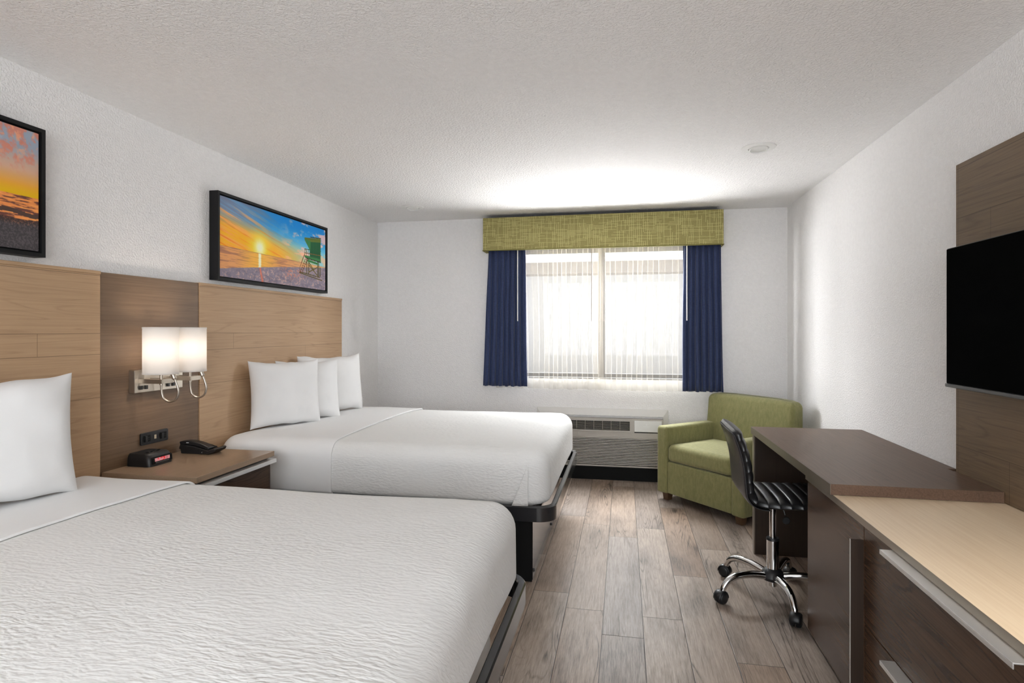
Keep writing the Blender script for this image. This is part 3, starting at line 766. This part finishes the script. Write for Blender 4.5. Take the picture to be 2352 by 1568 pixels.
def art_sea(U, V):
    img = np.zeros(U.shape + (3,)) + C(150, 160, 175)
    img = blend(img, C(205, 165, 140), sm(0.12, 0.36, V)); img = blend(img, C(226, 160, 60), sm(0.32, 0.50, V))
    img = blend(img, C(222, 176, 30), sm(0.44, 0.55, V)); img = blend(img, C(235, 205, 60), sm(0.3, 0.0, np.hypot((U - 0.72) * 2.45, V - 0.52)))
    n = fbm(U * 34, V * 11 - U * 10, 91, 6, 0.6)
    img = blend(img, C(205, 130, 110), sm(0.45, 0.62, n) * sm(0.42, 0.2, V) * 0.9)
    img = blend(img, C(228, 160, 125), sm(0.58, 0.72, fbm(U * 60, V * 22, 93, 5)) * sm(0.42, 0.1, V) * 0.7)
    hz = 0.555
    w_ = fbm(U * 22, V * 75 + U * 3, 95, 4)
    sea = blend(np.zeros(U.shape + (3,)) + C(225, 140, 80), C(96, 62, 60), sm(0.50, 0.62, w_) * 0.9)
    sea = blend(sea, C(240, 165, 90), sm(0.42, 0.30, w_) * 0.7)
    img = blend(img, sea, (V > hz).astype(float))
    band = np.abs(V - (0.70 + 0.012 * np.sin(U * 40)) ) < 0.018
    img = blend(img, C(84, 66, 60), band.astype(float))
    sh = 0.742 + 0.01 * np.sin(U * 22)
    g = fbm(U * 300, V * 120, 97, 3)
    sand = blend(np.zeros(U.shape + (3,)) + C(70, 66, 68), C(92, 86, 88), sm(0.4, 0.7, g))
    sand = blend(sand, C(200, 130, 90), sm(0.56, 0.7, g) * sm(0.07, 0.0, V - sh) * 0.9)
    sand = blend(sand, C(74, 50, 44), sm(0.06, 0.0, V - sh) * 0.6)
    img = blend(img, sand, (V > sh).astype(float))
    return img
def picture(y0, y1, z0, z1, fn, label, nu=560, nv=230):
    r = thing('framed_picture', label, 'picture', (XL, (y0 + y1) / 2, (z0 + z1) / 2), group='black framed beach sunset pictures')
    xb, xf = XL + 0.004, XL + 0.062; fw = 0.016
    part('frame', B((xb, xf, y0, y0 + fw, z0, z1), (xb, xf, y1 - fw, y1, z0, z1), (xb, xf, y0 + fw, y1 - fw, z0, z0 + fw), (xb, xf, y0 + fw, y1 - fw, z1 - fw, z1)), 'frame_black', r, smooth=False)
    part('backing', B((xb, xf - 0.022, y0 + fw, y1 - fw, z0 + fw, z1 - fw)), 'black_flat', r, smooth=False)
    a = fw + 0.007; xa = xf - 0.008
    ys = np.linspace(y0 + a, y1 - a, nu); zs = np.linspace(z1 - a, z0 + a, nv)
    Yg, Zg = np.meshgrid(ys, zs); U, V = np.meshgrid(np.linspace(0, 1, nu), np.linspace(0, 1, nv))
    img = np.clip(fn(U, V) * 1.06, 0, 1); img = np.where(img <= 0.04045, img / 12.92, ((img + 0.055) / 1.055) ** 2.4)
    me = bpy.data.meshes.new('canvas')
    co = np.stack([np.full_like(Yg, xa), Yg, Zg], -1).reshape(-1, 3) - np.array(LOC[r])
    # closed slab: front grid plus a thin box behind
    idx = np.arange(nu * nv).reshape(nv, nu)
    q = np.stack([idx[:-1, :-1], idx[1:, :-1], idx[1:, 1:], idx[:-1, 1:]], -1).reshape(-1, 4)
    me.from_pydata(co.tolist(), [], q.tolist())
    ca = me.color_attributes.new('print', 'FLOAT_COLOR', 'POINT')
    rgba = np.concatenate([img.reshape(-1, 3), np.ones((nu * nv, 1))], 1).astype(np.float32)
    ca.data.foreach_set('color', rgba.ravel())
    me.materials.append(MT['print'])
    o = bpy.data.objects.new('canvas', me); COL.objects.link(o); o.parent = r
    s_ = o.modifiers.new('thick', 'SOLIDIFY'); s_.thickness = 0.012; s_.offset = -1
    return r
picture(3.018, 4.302, 1.663, 2.190, art_tower, 'black framed beach sunset print with a green lifeguard tower above the far bed')
picture(0.700, 1.983, 1.663, 2.190, art_sea, 'black framed orange sea sunset print above the near bed, at the left edge', 700, 200)

# ------------------------------------------------------------------ valance and curtains
va = thing('valance', 'green crosshatched fabric box valance above the window', 'valance', (-0.22, YB, 2.1))
vx0, vx1, vy = -1.289, 0.843, 5.235
part('front_board', B((vx0, vx1, vy, vy + 0.018, 2.105, 2.41), (vx0, vx0 + 0.018, vy + 0.018, YB - 0.001, 2.105, 2.41), (vx1 - 0.018, vx1, vy + 0.018, YB - 0.001, 2.105, 2.41)), 'valance', va, smooth=False, bevel=0.003)
part('piping', tube([(vx0 - 0.002, YB - 0.01, 2.108), (vx0 - 0.002, vy - 0.002, 2.108), (vx1 + 0.002, vy - 0.002, 2.108), (vx1 + 0.002, YB - 0.01, 2.108)], 0.0055, 8), 'piping', va)
part('top_board', B((vx0 + 0.018, vx1 - 0.018, vy + 0.018, YB - 0.001, 2.385, 2.40)), 'black_flat', va, smooth=False)
part('curtain_track', B((vx0 + 0.03, vx1 - 0.03, 5.30, 5.32, 2.36, 2.384), (vx0 + 0.03, vx1 - 0.03, 5.355, 5.372, 2.36, 2.384)), 'white_trim', va, smooth=False)

def drape(name, xt0, xt1, xb0, xb1, y, z0, z1, folds, amp, mat, parent, omega=0.0, nz=26, seed=0.0, thick=0.0012, hem=None, per=18):
    bm = bmesh.new(); nu = int(folds * per); rows = []
    for j in range(nz + 1):
        q = j / nz; z = z1 + (z0 - z1) * q; row = []
        for i in range(nu + 1):
            s = i / nu
            ph = 2 * PI * (folds * s + 0.35 * noise.noise(Vector((s * folds * 0.45 + seed, q * 0.7, 0))) + 0.08 * noise.noise(Vector((s * 9, q * 2.2, seed))))
            xa = xt0 + (xt1 - xt0) * s; xb_ = xb0 + (xb1 - xb0) * s; qq = q ** 1.1
            x = xa + (xb_ - xa) * qq
            pw = (xt1 - xt0) / folds
            am = amp * (0.75 + 0.45 * q) * (0.8 + 0.5 * noise.noise(Vector((s * folds, 1.0, seed))))
            yy = y + am * math.cos(ph); x += omega * pw * math.sin(2 * ph)
            zz = z + (0.006 * noise.noise(Vector((s * 12, 3, seed))) if j == nz else 0)
            row.append(bm.verts.new((x, yy, zz)))
        rows.append(row)
    for j in range(nz):
        for i in range(nu):
            f = bm.faces.new((rows[j][i], rows[j + 1][i], rows[j + 1][i + 1], rows[j][i + 1]))
            if hem is not None and (1 - (j + 0.5) / nz) * (z1 - z0) < hem: f.material_index = 1
    o = part(name, bm, mat, parent, angle=180)
    if thick:
        s_ = o.modifiers.new('thick', 'SOLIDIFY'); s_.thickness = thick; s_.offset = 0
    return o
zt = 2.375
for (a, b, c_, d, lab, wx, sd, ys) in ((-1.21, -0.205, -1.20, -0.19, 'sheer ivory curtain over the left half of the window', -0.290, 2.0, 5.378), (-0.25, 0.79, -0.255, 0.80, 'sheer ivory curtain over the right half of the window', -0.182, 9.0, 5.350)):
    r = thing('sheer_curtain', lab, 'curtain', ((a + b) / 2, ys, zt), group='sheer curtains over the window')
    drape('fabric', a, b, c_, d, ys, 0.822, zt, 10.5, 0.011, ['sheer', 'sheer_hem'], r, omega=0.125, seed=sd, thick=0.0, hem=0.09, nz=28)
    part('wand', tube([(wx, 5.318, 2.35), (wx, 5.318, 1.452)], 0.0042, 8), 'wand', r)
for (a, b, c_, d, lab, wx, sd, zb, nm) in ((-1.245, -0.905, -1.305, -0.885, 'navy blue drape at the left side of the window', -0.966, 3.0, 0.845, 'wand_w'), (0.513, 0.829, 0.505, 0.850, 'navy blue drape at the right side of the window, above the armchair', 0.542, 6.0, 0.828, 'wand_w')):
    r = thing('drape', lab, 'curtain', ((a + b) / 2, 5.30, zt), group='navy drapes beside the window')
    drape('fabric', a, b, c_, d, 5.305, zb, zt, 6.5, 0.021, 'navy', r, omega=0.10, seed=sd, thick=0.002, per=22)
    part('wand', tube([(wx, 5.266, 2.35), (wx, 5.266, 1.452)], 0.0045, 8), nm, r)

# ------------------------------------------------------------------ air conditioner
ac = thing('air_conditioner', 'beige wall air conditioner below the window, between the far bed and the armchair', 'air conditioner', (-0.21, YB, 0.1))
ay = 5.335
def frame_pts():
    bm = bmesh.new(); x0, x1, z1 = -0.806, 0.392, 0.648
    ix0, ix1, iz1 = AX0 - 0.002, AX1 + 0.002, 0.585
    ring = lambda X0, X1, Z1, y: [bm.verts.new(p) for p in ((X0, y, 0.11), (X0, y, Z1), (X1, y, Z1), (X1, y, 0.11))]
    a = ring(x0, x1, z1, YB - 0.001); b = ring(x0, x1, z1, YB - 0.02); c = ring(ix0, ix1, iz1, YB - 0.032); d = ring(ix0, ix1, iz1, YB - 0.001)
    for p, q in ((a, b), (b, c), (c, d)):
        for i in range(3): bm.faces.new((p[i], p[i + 1], q[i + 1], q[i]))
    for k_ in (0, 3): bm.faces.new((a[k_], b[k_], c[k_], d[k_]))
    return bm
part('wall_sleeve', frame_pts(), 'white_trim', ac, smooth=False)
gx0, gx1, gz0, gz1 = -0.72, 0.052, 0.458, 0.540
bm = B((AX0, gx0, ay, YB + 0.1, 0.40, 0.562), (gx1, AX1, ay, YB + 0.1, 0.40, 0.562), (gx0, gx1, ay, YB + 0.1, 0.40, gz0), (gx0, gx1, ay, YB + 0.1, gz1, 0.562), (AX0 + 0.002, AX1 - 0.002, ay + 0.045, YB + 0.1, 0.128, 0.40),
       (AX0, AX0 + 0.02, ay - 0.004, ay + 0.045, 0.128, 0.40), (AX1 - 0.02, AX1, ay - 0.004, ay + 0.045, 0.128, 0.40), (AX0 + 0.02, AX1 - 0.02, ay - 0.004, ay + 0.045, 0.128, 0.142), (AX0 + 0.02, AX1 - 0.02, ay - 0.004, ay + 0.045, 0.388, 0.400))
hs_ = part('housing', bm, 'mid_trim', ac, smooth=False)
part('intake_back', B((AX0 + 0.02, AX1 - 0.02, ay + 0.030, ay + 0.044, 0.142, 0.388)), 'duct_dark', ac, smooth=False)
part('outlet_recess', B((gx0, gx1, ay + 0.035, ay + 0.05, gz0, gz1)), 'black_flat', ac, smooth=False)
zz = 0.150
while zz < 0.385:
    part('louver', prism([(ay - 0.003, zz), (ay - 0.001, zz + 0.0068), (ay + 0.022, zz + 0.0060), (ay + 0.022, zz + 0.004)], 'X', AX0 + 0.02, AX1 - 0.02), 'mid_trim', ac, smooth=False); zz += 0.0142
zz = gz0 + 0.008
while zz < gz1 - 0.003:
    part('vane', B((gx0, gx1, ay + 0.006, ay + 0.016, zz, zz + 0.0020)), 'mid_trim', ac, smooth=False); zz += 0.0102
xx = gx0 + 0.055
while xx < gx1 - 0.02:
    part('vane', B((xx, xx + 0.003, ay + 0.001, ay + 0.02, gz0, gz1)), 'mid_trim', ac, smooth=False); xx += 0.0785
part('grille_lip', B((gx0 - 0.004, gx1 + 0.004, ay - 0.006, ay + 0.004, gz0 - 0.014, gz0 - 0.002)), 'mid_trim', ac, smooth=False, bevel=0.002)
cp = part('control_cover', B((0.092, AX1 - 0.012, ay - 0.006, ay + 0.001, 0.452, 0.552)), 'lite_trim', ac, smooth=False, bevel=0.003)
part('cover_gap', B((0.092, AX1 - 0.012, ay - 0.002, ay + 0.001, 0.442, 0.449)), 'black_flat', ac, smooth=False)
bm = lathe([(0.0035, -0.0008), (0.0075, -0.0008), (0.0075, 0.0)], (0.199, ay - 0.006, 0.518), 20, axis='Y')
part('emblem', bm, 'mark', cp)
xx = 0.168
for wd in (0.006, 0.004, 0.005, 0.006, 0.005, 0.006, 0.006, 0.005, 0.005):
    part('emblem_mark', B((xx, xx + wd, ay - 0.0068, ay - 0.006, 0.4975, 0.5020)), 'mark', cp, smooth=False); xx += wd + 0.0018
part('base_skirt', B((AX0 - 0.02, AX1 + 0.02, YB - 0.05, YB - 0.0125, 0.0, 0.115)), 'black_flat', ac, smooth=False)

# ------------------------------------------------------------------ green armchair
ach = thing('armchair', 'green upholstered armchair in the corner below the right drape', 'armchair', (0.26, 4.845, 0), math.radians(-48.65))
LOC[ach] = Vector((0, 0, 0))
W_, D_ = 0.83, 0.715
def cush(x0, x1, y0, y1, z0, z1, rc, re, crown, rb, wob=0.002, seed=0.0): return softbox(x0, x1, y0, y1, z0, z1, rc, re, crown, rb, k=6, m=14, wob=wob, seed=seed, tn=8)
part('arm', cush(0.0, 0.108, 0.0, D_ - 0.14, 0.062, 0.595, 0.022, 0.028, 0.003, 0.012), 'green', ach, angle=80)
part('arm', cush(W_ - 0.108, W_, 0.0, D_ - 0.14, 0.062, 0.595, 0.022, 0.028, 0.003, 0.012), 'green', ach, angle=80)
part('front_rail', cush(0.110, W_ - 0.110, 0.010, D_ - 0.15, 0.066, 0.322, 0.010, 0.015, 0.0, 0.008), 'green', ach, angle=80)
part('seat_cushion', cush(0.110, W_ - 0.110, 0.002, 0.54, 0.326, 0.462, 0.035, 0.045, 0.022, 0.03, wob=0.004), 'green', ach, angle=80)
# back: slightly reclined slab with rounded top
bm = softbox(0.012, W_ - 0.015, D_ - 0.185, D_, 0.062, 0.835, 0.03, 0.045, 0.004, 0.01, k=6, m=16, wob=0.003, tn=6)
for v in bm.verts:
    q = max(0, (v.co.z - 0.3)) / 0.53
    if v.co.y < D_ - 0.09: v.co.y += 0.055 * q; 
    if v.co.z > 0.6:
        v.co.z -= 0.018 * (abs(v.co.x - W_ / 2) / (W_ / 2)) ** 4
part('back', bm, 'green', ach, angle=80)
for (fx, fy) in ((0.035, 0.03), (W_ - 0.095, 0.03), (0.035, D_ - 0.10), (W_ - 0.095, D_ - 0.10)):
    bm = bmesh.new(); a = [bm.verts.new((fx + dx * 0.06 + (0.006 if dx == 0 else -0.006), fy + dy * 0.06 + (0.006 if dy == 0 else -0.006), 0)) for dx, dy in ((0, 0), (1, 0), (1, 1), (0, 1))]
    b = [bm.verts.new((fx + dx * 0.06, fy + dy * 0.06, 0.066)) for dx, dy in ((0, 0), (1, 0), (1, 1), (0, 1))]
    bm.faces.new(a[::-1]); bm.faces.new(b)
    for i in range(4): bm.faces.new((a[i], a[(i + 1) % 4], b[(i + 1) % 4], b[i]))
    part('leg', bm, 'foot_wood', ach, smooth=False, bevel=0.002)

# ------------------------------------------------------------------ office chair
CX, CY = 0.747, 3.158
oc = thing('desk_chair', 'black ribbed faux leather desk chair on a chrome castor base at the desk', 'chair', (CX, CY, 0))
yc = 3.145
def shell(path, hw, th, rib_side, pitch, ribs, rib_amp, ex=3.2, nseg=44, flare=None, ends=(1, 1), el=0.055):
    P = crsmooth(path, 16); L = [0]
    for i in range(1, len(P)): L.append(L[-1] + (P[i] - P[i - 1]).length)
    tot = L[-1]
    # resample uniformly
    N = 150; Q = []; j = 0
    for i in range(N + 1):
        d = tot * i / N
        while j < len(L) - 2 and L[j + 1] < d: j += 1
        f = (d - L[j]) / max(L[j + 1] - L[j], 1e-9); Q.append(P[j].lerp(P[j + 1], min(max(f, 0), 1)))
    bm = bmesh.new(); rings = []
    for i in range(N + 1):
        d = tot * i / N
        T = (Q[min(i + 1, N)] - Q[max(i - 1, 0)]).normalized(); n = Vector((-T.z, 0, T.x)) * rib_side
        e0 = min(1.0, d / el) if ends[0] else 1.0; e1 = min(1.0, (tot - d) / el) if ends[1] else 1.0
        er = math.sqrt(max(0.0, 1 - (1 - min(e0, e1)) ** 2.2)) if min(e0, e1) < 1 else 1.0
        w = (hw if not callable(hw) else hw(d / tot)) * (0.80 + 0.20 * er) * (1.0 if er > 0.02 else 0.98)
        tt = th * max(er, 0.06)
        rib = rib_amp * (abs(math.sin(PI * d / pitch)) ** 0.45) if ribs else 0
        ring = []
        for k in range(nseg):
            a = 2 * PI * k / nseg; ca, sa = math.cos(a), math.sin(a)
            y = w * math.copysign(abs(ca) ** (2 / ex), ca); h = tt * math.copysign(abs(sa) ** (2 / ex), sa)
            if sa > 0: h += rib * er * (abs(sa) ** 0.35) - rib_amp
            elif ribs: y_ = y
            if abs(ca) > 0.7 and sa > -0.35: y += math.copysign((rib - rib_amp) * 0.7, ca) * er
            ring.append(bm.verts.new(Q[i] + n * h + Vector((0, yc + y, 0))))
        rings.append(ring)
    for i in range(N):
        for k in range(nseg): bm.faces.new((rings[i][k], rings[i][(k + 1) % nseg], rings[i + 1][(k + 1) % nseg], rings[i + 1][k]))
    bm.faces.new(rings[0][::-1]); bm.faces.new(rings[-1])
    return bm
seat_path = [(0.600, 0, 0.585), (0.612, 0, 0.553), (0.648, 0, 0.532), (0.72, 0, 0.526), (0.86, 0, 0.528), (0.98, 0, 0.530), (1.03, 0, 0.522)]
back_path = [(0.600, 0, 0.580), (0.596, 0, 0.62), (0.588, 0, 0.70), (0.570, 0, 0.78), (0.545, 0, 0.85), (0.535, 0, 0.884)]
part('seat', shell(seat_path, 0.207, 0.030, 1, 0.052, True, 0.009, ends=(0, 1)), 'leather', oc, angle=80)
part('backrest', shell(back_path, lambda q: 0.207 + 0.004 * math.sin(q * 3), 0.030, -1, 0.052, True, 0.008, ends=(0, 1), el=0.032), 'leather', oc, angle=80)
# smooth grey rear cover of the backrest
bp_ = crsmooth([(p[0] - 0.0245, 0, p[2]) for p in back_path[:-1]] + [(0.514, 0, 0.868)], 8)
low = crsmooth([(0.700, 0, 0.492), (0.648, 0, 0.498), (0.600, 0, 0.524), (0.577, 0, 0.560)], 6)
pts = low + bp_
bm = bmesh.new(); rows = []
for i, p in enumerate(pts):
    q = i / (len(pts) - 1); w = 0.200 - (0.03 * max(0, q - 0.9) / 0.1) - 0.01 * (1 - min(1, q * 5))
    rows.append([bm.verts.new((p.x - 0.004 + 0.010 * abs(j / 10 - 1) ** 6 * (1 if i > 8 else 0), yc + w * (j / 10 - 1), p.z - (0.004 if i <= 8 else 0) + (0.010 * abs(j / 10 - 1) ** 6 if i <= 8 else 0))) for j in range(21)])
for i in range(len(rows) - 1):
    for j in range(20): bm.faces.new((rows[i][j], rows[i][j + 1], rows[i + 1][j + 1], rows[i + 1][j]))
rc_ = part('back_cover', bm, 'vinyl_back', oc, angle=80)
s_ = rc_.modifiers.new('thick', 'SOLIDIFY'); s_.thickness = 0.004; s_.offset = 0
part('seat_pan', B((CX - 0.10, CX + 0.12, CY - 0.10, CY + 0.08, 0.478, 0.500)), 'black', oc, smooth=False, bevel=0.006)
part('gas_piston', tube([(CX, CY, 0.29), (CX, CY, 0.482)], 0.0165, 24), 'chrome', oc)
part('column_sleeve', tube([(CX, CY, 0.12), (CX, CY, 0.300)], 0.0295, 32), 'chrome', oc)
part('sleeve_cap', lathe([(0.0175, 0.306), (0.029, 0.306), (0.0315, 0.302), (0.0315, 0.294), (0.0296, 0.293)], (CX, CY, 0), 32), 'black', oc)
part('hub', lathe([(0.0, 0.085), (0.030, 0.085), (0.052, 0.095), (0.058, 0.110), (0.052, 0.130), (0.038, 0.146), (0.028, 0.152)], (CX, CY, 0), 32), 'black', oc)
part('hub_nut', tube([(CX, CY, 0.060), (CX, CY, 0.088)], 0.019, 16), 'chrome', oc)
lv = crsmooth([(CX + 0.02, CY - 0.06, 0.485), (CX + 0.035, CY - 0.07, 0.465), (CX + 0.04, CY - 0.075, 0.445)], 4)
lever = part('height_lever', tube(lv, 0.004, 8), 'black', oc)
part('lever_knob', lathe([(0.0, -0.004), (0.016, -0.004), (0.019, 0.0), (0.016, 0.004), (0.0, 0.004)], (CX + 0.045, CY - 0.075, 0.418), 20, axis='Y'), 'black', lever)
a0 = math.atan2(3.04 - CY, 0.48 - CX)
for i in range(5):
    a = a0 + i * 2 * PI / 5; d = Vector((math.cos(a), math.sin(a), 0)); s = Vector((-d.y, d.x, 0)); c = Vector((CX, CY, 0))
    pts = crsmooth([c + d * 0.035 + Vector((0, 0, 0.112)), c + d * 0.12 + Vector((0, 0, 0.128)), c + d * 0.20 + Vector((0, 0, 0.128)), c + d * 0.25 + Vector((0, 0, 0.112)), c + d * 0.278 + Vector((0, 0, 0.082)), c + d * 0.288 + Vector((0, 0, 0.058))], 6)
    n = len(pts); rs = [0.0195 - 0.0055 * (k_ / (n - 1)) for k_ in range(n)]
    part('base_leg', tube(pts, rs, 20), 'chrome', oc)
    # castor
    cc = c + d * 0.296
    wdir = (s * 0.85 + d * 0.5).normalized() if i % 2 else (s * 0.95 - d * 0.3).normalized()
    bm = bmesh.new()
    M = Matrix.Translation(cc + Vector((0, 0, 0.031))) @ wdir.to_track_quat('Z', 'X').to_matrix().to_4x4()
    b1 = bmesh.new()
    for sg in (-1, 1):
        lathe([(0.0, sg * 0.027), (0.018, sg * 0.027), (0.027, sg * 0.023), (0.0305, sg * 0.015), (0.0305, sg * 0.004), (0.0, sg * 0.004)], (0, 0, 0), 28, bm=b1)
    xform(b1, M)
    cs = part('castor', b1, 'black', oc, angle=50)
    # hood: half shell
    b2 = bmesh.new(); rr = []
    fwd = wdir.cross(Vector((0, 0, 1))).normalized()
    for k_ in range(13):
        aa = math.radians(-5 + 190 * k_ / 12)
        row = []
        for (w_, r_) in ((-0.024, 0.030), (-0.017, 0.035), (0.0, 0.0365), (0.017, 0.035), (0.024, 0.030)):
            row.append(b2.verts.new(cc + Vector((0, 0, 0.031)) + wdir * w_ + (fwd * math.cos(aa) + Vector((0, 0, 1)) * math.sin(aa)) * r_))
        rr.append(row)
    for k_ in range(12):
        for j in range(4): b2.faces.new((rr[k_][j], rr[k_][j + 1], rr[k_ + 1][j + 1], rr[k_ + 1][j]))
    hd = part('castor_hood', b2, 'black', cs, angle=80); s2 = hd.modifiers.new('t', 'SOLIDIFY'); s2.thickness = 0.0015

# ------------------------------------------------------------------ dresser and desk
ds = thing('dresser', 'dark laminate dresser with a pale maple top along the right wall', 'dresser', (1.09, 1.93, 0))
FX = 0.80
part('carcass', B((FX + 0.02, 1.397 - 0.012, 0.95, 2.769, 0.09, 0.703)), 'cab_dark_h', ds, smooth=False)
part('plinth', B((FX + 0.06, 1.385, 0.97, 2.75, 0.0, 0.09)), 'black_flat', ds, smooth=False)
part('worktop', B((0.793, 1.386, 0.90, 2.772, 0.703, 0.7275)), 'counter', ds, smooth=False, bevel=0.0008)
part('edge_band', B((0.7915, 0.7932, 0.90, 2.772, 0.7035, 0.727)), 'edge_metal', ds, smooth=False)
dd = part('door', B((FX, FX + 0.019, 2.158, 2.768, 0.045, 0.697)), 'cab_dark', ds, smooth=False, bevel=0.0008)
part('handle', B((0.7595, FX, 2.1585, 2.1625, 0.06, 0.650)), 'cab_dark_h', dd, smooth=False, label='tall thin edge pull')  # metal pull coloured dark to stand for its dark reflection
part('handle_edge', B((0.758, 0.7594, 2.158, 2.163, 0.06, 0.651)), 'alu', dd, smooth=False, label='bright metal edge')
for (z0, z1) in ((0.369, 0.697), (0.045, 0.3645)):
    d = part('drawer', B((FX, FX + 0.019, 1.094, 2.152, z0, z1)), 'cab_dark', ds, smooth=False, bevel=0.0008)
    zt_ = z1 + 0.004 if z1 > 0.5 else z1 + 0.002
    part('handle', B((0.758, FX, 1.317, 1.928, zt_ - 0.003, zt_), (0.758, 0.7605, 1.317, 1.928, zt_ - 0.013, zt_ - 0.003)), 'alu', d, smooth=False, bevel=0.0006, label='brushed aluminium ledge pull')

dk = thing('desk', 'dark laminate desk top resting on the dresser beside the desk chair', 'desk', (1.09, 3.1, 0))
bm = prism([(0.783, 2.425), (1.3695, 2.425), (1.3695, 2.745), (1.362, 2.745), (1.362, 2.79), (1.397, 2.79), (1.397, 3.795), (0.772, 3.795)], 'Z', 0.7285, 0.770)
part('desktop', bm, 'desk_dark', dk, smooth=False, bevel=0.0008)
part('edge_band', prism([(0.7818, 2.425), (0.7832, 2.425), (0.7722, 3.795), (0.7708, 3.795)], 'Z', 0.729, 0.7695), 'edge_metal', dk, smooth=False)
part('side_panel', B((0.785, 1.385, 3.745, 3.782, 0.0, 0.728)), 'cab_dark_h', dk, smooth=False)
part('front_strip', B((0.7775, 0.7848, 3.745, 3.782, 0.0, 0.728)), 'edge_metal', dk, smooth=False)
part('modesty_panel', B((1.36, 1.378, 2.775, 3.744, 0.25, 0.728)), 'cab_dark_h', dk, smooth=False)

# ------------------------------------------------------------------ tv panel and tv
tp = thing('wall_panel', 'dark oak panel on the right wall behind the television', 'wall panel', (0, 0, 0))
part('board', B((1.371, XR - 0.001, 0.9, 2.744, 0.7295, 2.056)), 'tv_panel', tp, smooth=False, bevel=0.001)
tv = thing('television', 'large black flat screen television mounted on the dark oak panel', 'television', (1.30, 2.14, 1.4))
part('casing', B((1.274, 1.30, 1.664, 2.614, 1.140, 1.690), (1.30, 1.335, 1.80, 2.48, 1.20, 1.60)), 'black', tv, smooth=False, bevel=0.002)
part('screen', B((1.2705, 1.2745, 1.668, 2.610, 1.152, 1.686)), 'screen', tv, smooth=False)
part('bottom_bezel', B((1.268, 1.276, 1.662, 2.617, 1.137, 1.150)), 'bezel', tv, smooth=False, bevel=0.002)
part('wall_mount', B((1.335, 1.371, 2.0, 2.28, 1.30, 1.50)), 'black', tv, smooth=False)

# unseen round fill lamp added under the ceiling, behind the camera
cl = thing('added_fill_lamp', 'unseen round fill lamp added behind the camera', 'added fill lamp', (-0.5, -0.9, ZC))
part('diffuser', lathe([(0.0, -0.075), (0.12, -0.07), (0.17, -0.045), (0.18, 0.0)], (-0.5, -0.9, ZC), 40), 'fill_glow', cl)
ld = bpy.data.lights.new('rear_fill_light', 'AREA'); ld.shape = 'RECTANGLE'; ld.size = 3.2; ld.size_y = 1.9; ld.energy = E_ROOM; ld.color = (0.91, 0.96, 1.0)  # large unseen area fill added at the rear wall
lo = bpy.data.objects.new('rear_fill_light', ld); COL.objects.link(lo); lo.location = (-0.2, -2.1, 1.75); lo.rotation_euler = (math.radians(82), 0, 0)

ls_ = bpy.data.lights.new('added_fill_spot', 'SPOT'); ls_.energy = 60; ls_.spot_size = math.radians(84); ls_.spot_blend = 1.0; ls_.shadow_soft_size = 0.06; ls_.color = (1.0, 0.95, 0.88)  # unseen spot added to brighten the pale dresser top
lq = bpy.data.objects.new('added_fill_spot', ls_); COL.objects.link(lq); lq.location = (1.0, 0.9, ZC - 0.02)

# ------------------------------------------------------------------ daylight
wd = bpy.data.worlds.new('overcast_sky'); S.world = wd; wd.use_nodes = True
nt = wd.node_tree; nt.nodes.clear()
bg = nt.nodes.new('ShaderNodeBackground'); wo = nt.nodes.new('ShaderNodeOutputWorld')
bg.inputs[0].default_value = (0.98, 0.99, 1.0, 1); bg.inputs[1].default_value = E_WORLD
nt.links.new(bg.outputs[0], wo.inputs[0])
pd = bpy.data.lights.new('window_portal', 'AREA'); pd.shape = 'RECTANGLE'; pd.size = WX1 - WX0; pd.size_y = WZ1 - WZ0
pd.cycles.is_portal = True
po = bpy.data.objects.new('window_portal', pd); COL.objects.link(po); po.location = ((WX0 + WX1) / 2, YB + 0.17, (WZ0 + WZ1) / 2); po.rotation_euler = (math.radians(-90), 0, 0)
def daylamp(name, loc, target, sx, sy, e, col):
    d = bpy.data.lights.new(name, 'AREA'); d.shape = 'RECTANGLE'; d.size = sx; d.size_y = sy; d.energy = e; d.color = col
    o = bpy.data.objects.new(name, d); COL.objects.link(o); o.location = loc
    o.rotation_euler = (Vector(target) - Vector(loc)).to_track_quat('-Z', 'Y').to_euler(); return o
# unseen lamps added outside the window, standing in for daylight from sky and pavement
daylamp('sky_light', (-0.2, 7.2, 3.7), (-0.2, 5.41, 1.5), 3.4, 1.6, E_SKY, (0.93, 0.97, 1.0))
daylamp('side_fill_light', (-4.2, 7.6, 2.0), (-0.2, 5.41, 1.6), 2.2, 2.6, E_SIDE, (0.96, 0.98, 1.0))
daylamp('side_fill_light', (3.8, 7.6, 2.0), (-0.2, 5.41, 1.6), 2.2, 2.6, E_SIDE * 0.55, (0.96, 0.98, 1.0))
daylamp('pavement_fill_light', (-0.2, 8.3, -0.28), (-0.2, 8.3, 2.0), 7.0, 4.2, E_GND, (0.99, 0.99, 0.985))

# ------------------------------------------------------------------ camera
F = 1329.0
cam = bpy.data.cameras.new('camera'); co = bpy.data.objects.new('camera', cam); COL.objects.link(co)
cam.sensor_fit = 'HORIZONTAL'; cam.sensor_width = 36.0; cam.lens = F / 2352 * 36
cam.shift_x = 0.0; cam.shift_y = -24.0 / 2352
co.location = (0, 0, 1.36); co.rotation_euler = (math.radians(90), 0, math.radians(10.95))
cam.clip_start = 0.05
S.camera = co
vs = S.view_settings; vs.view_transform = 'Standard'; vs.look = 'None'; vs.gamma = 1.0; vs.use_curve_mapping = False
vs.exposure = 0.18
S.cycles.max_bounces = 7; S.cycles.diffuse_bounces = 5; S.cycles.glossy_bounces = 3; S.cycles.transparent_max_bounces = 16; S.cycles.transmission_bounces = 3
S.cycles.use_adaptive_sampling = True; S.cycles.adaptive_threshold = 0.1; S.cycles.adaptive_min_samples = 16
S.cycles.sample_clamp_indirect = 6.0
S.cycles.use_denoising = True
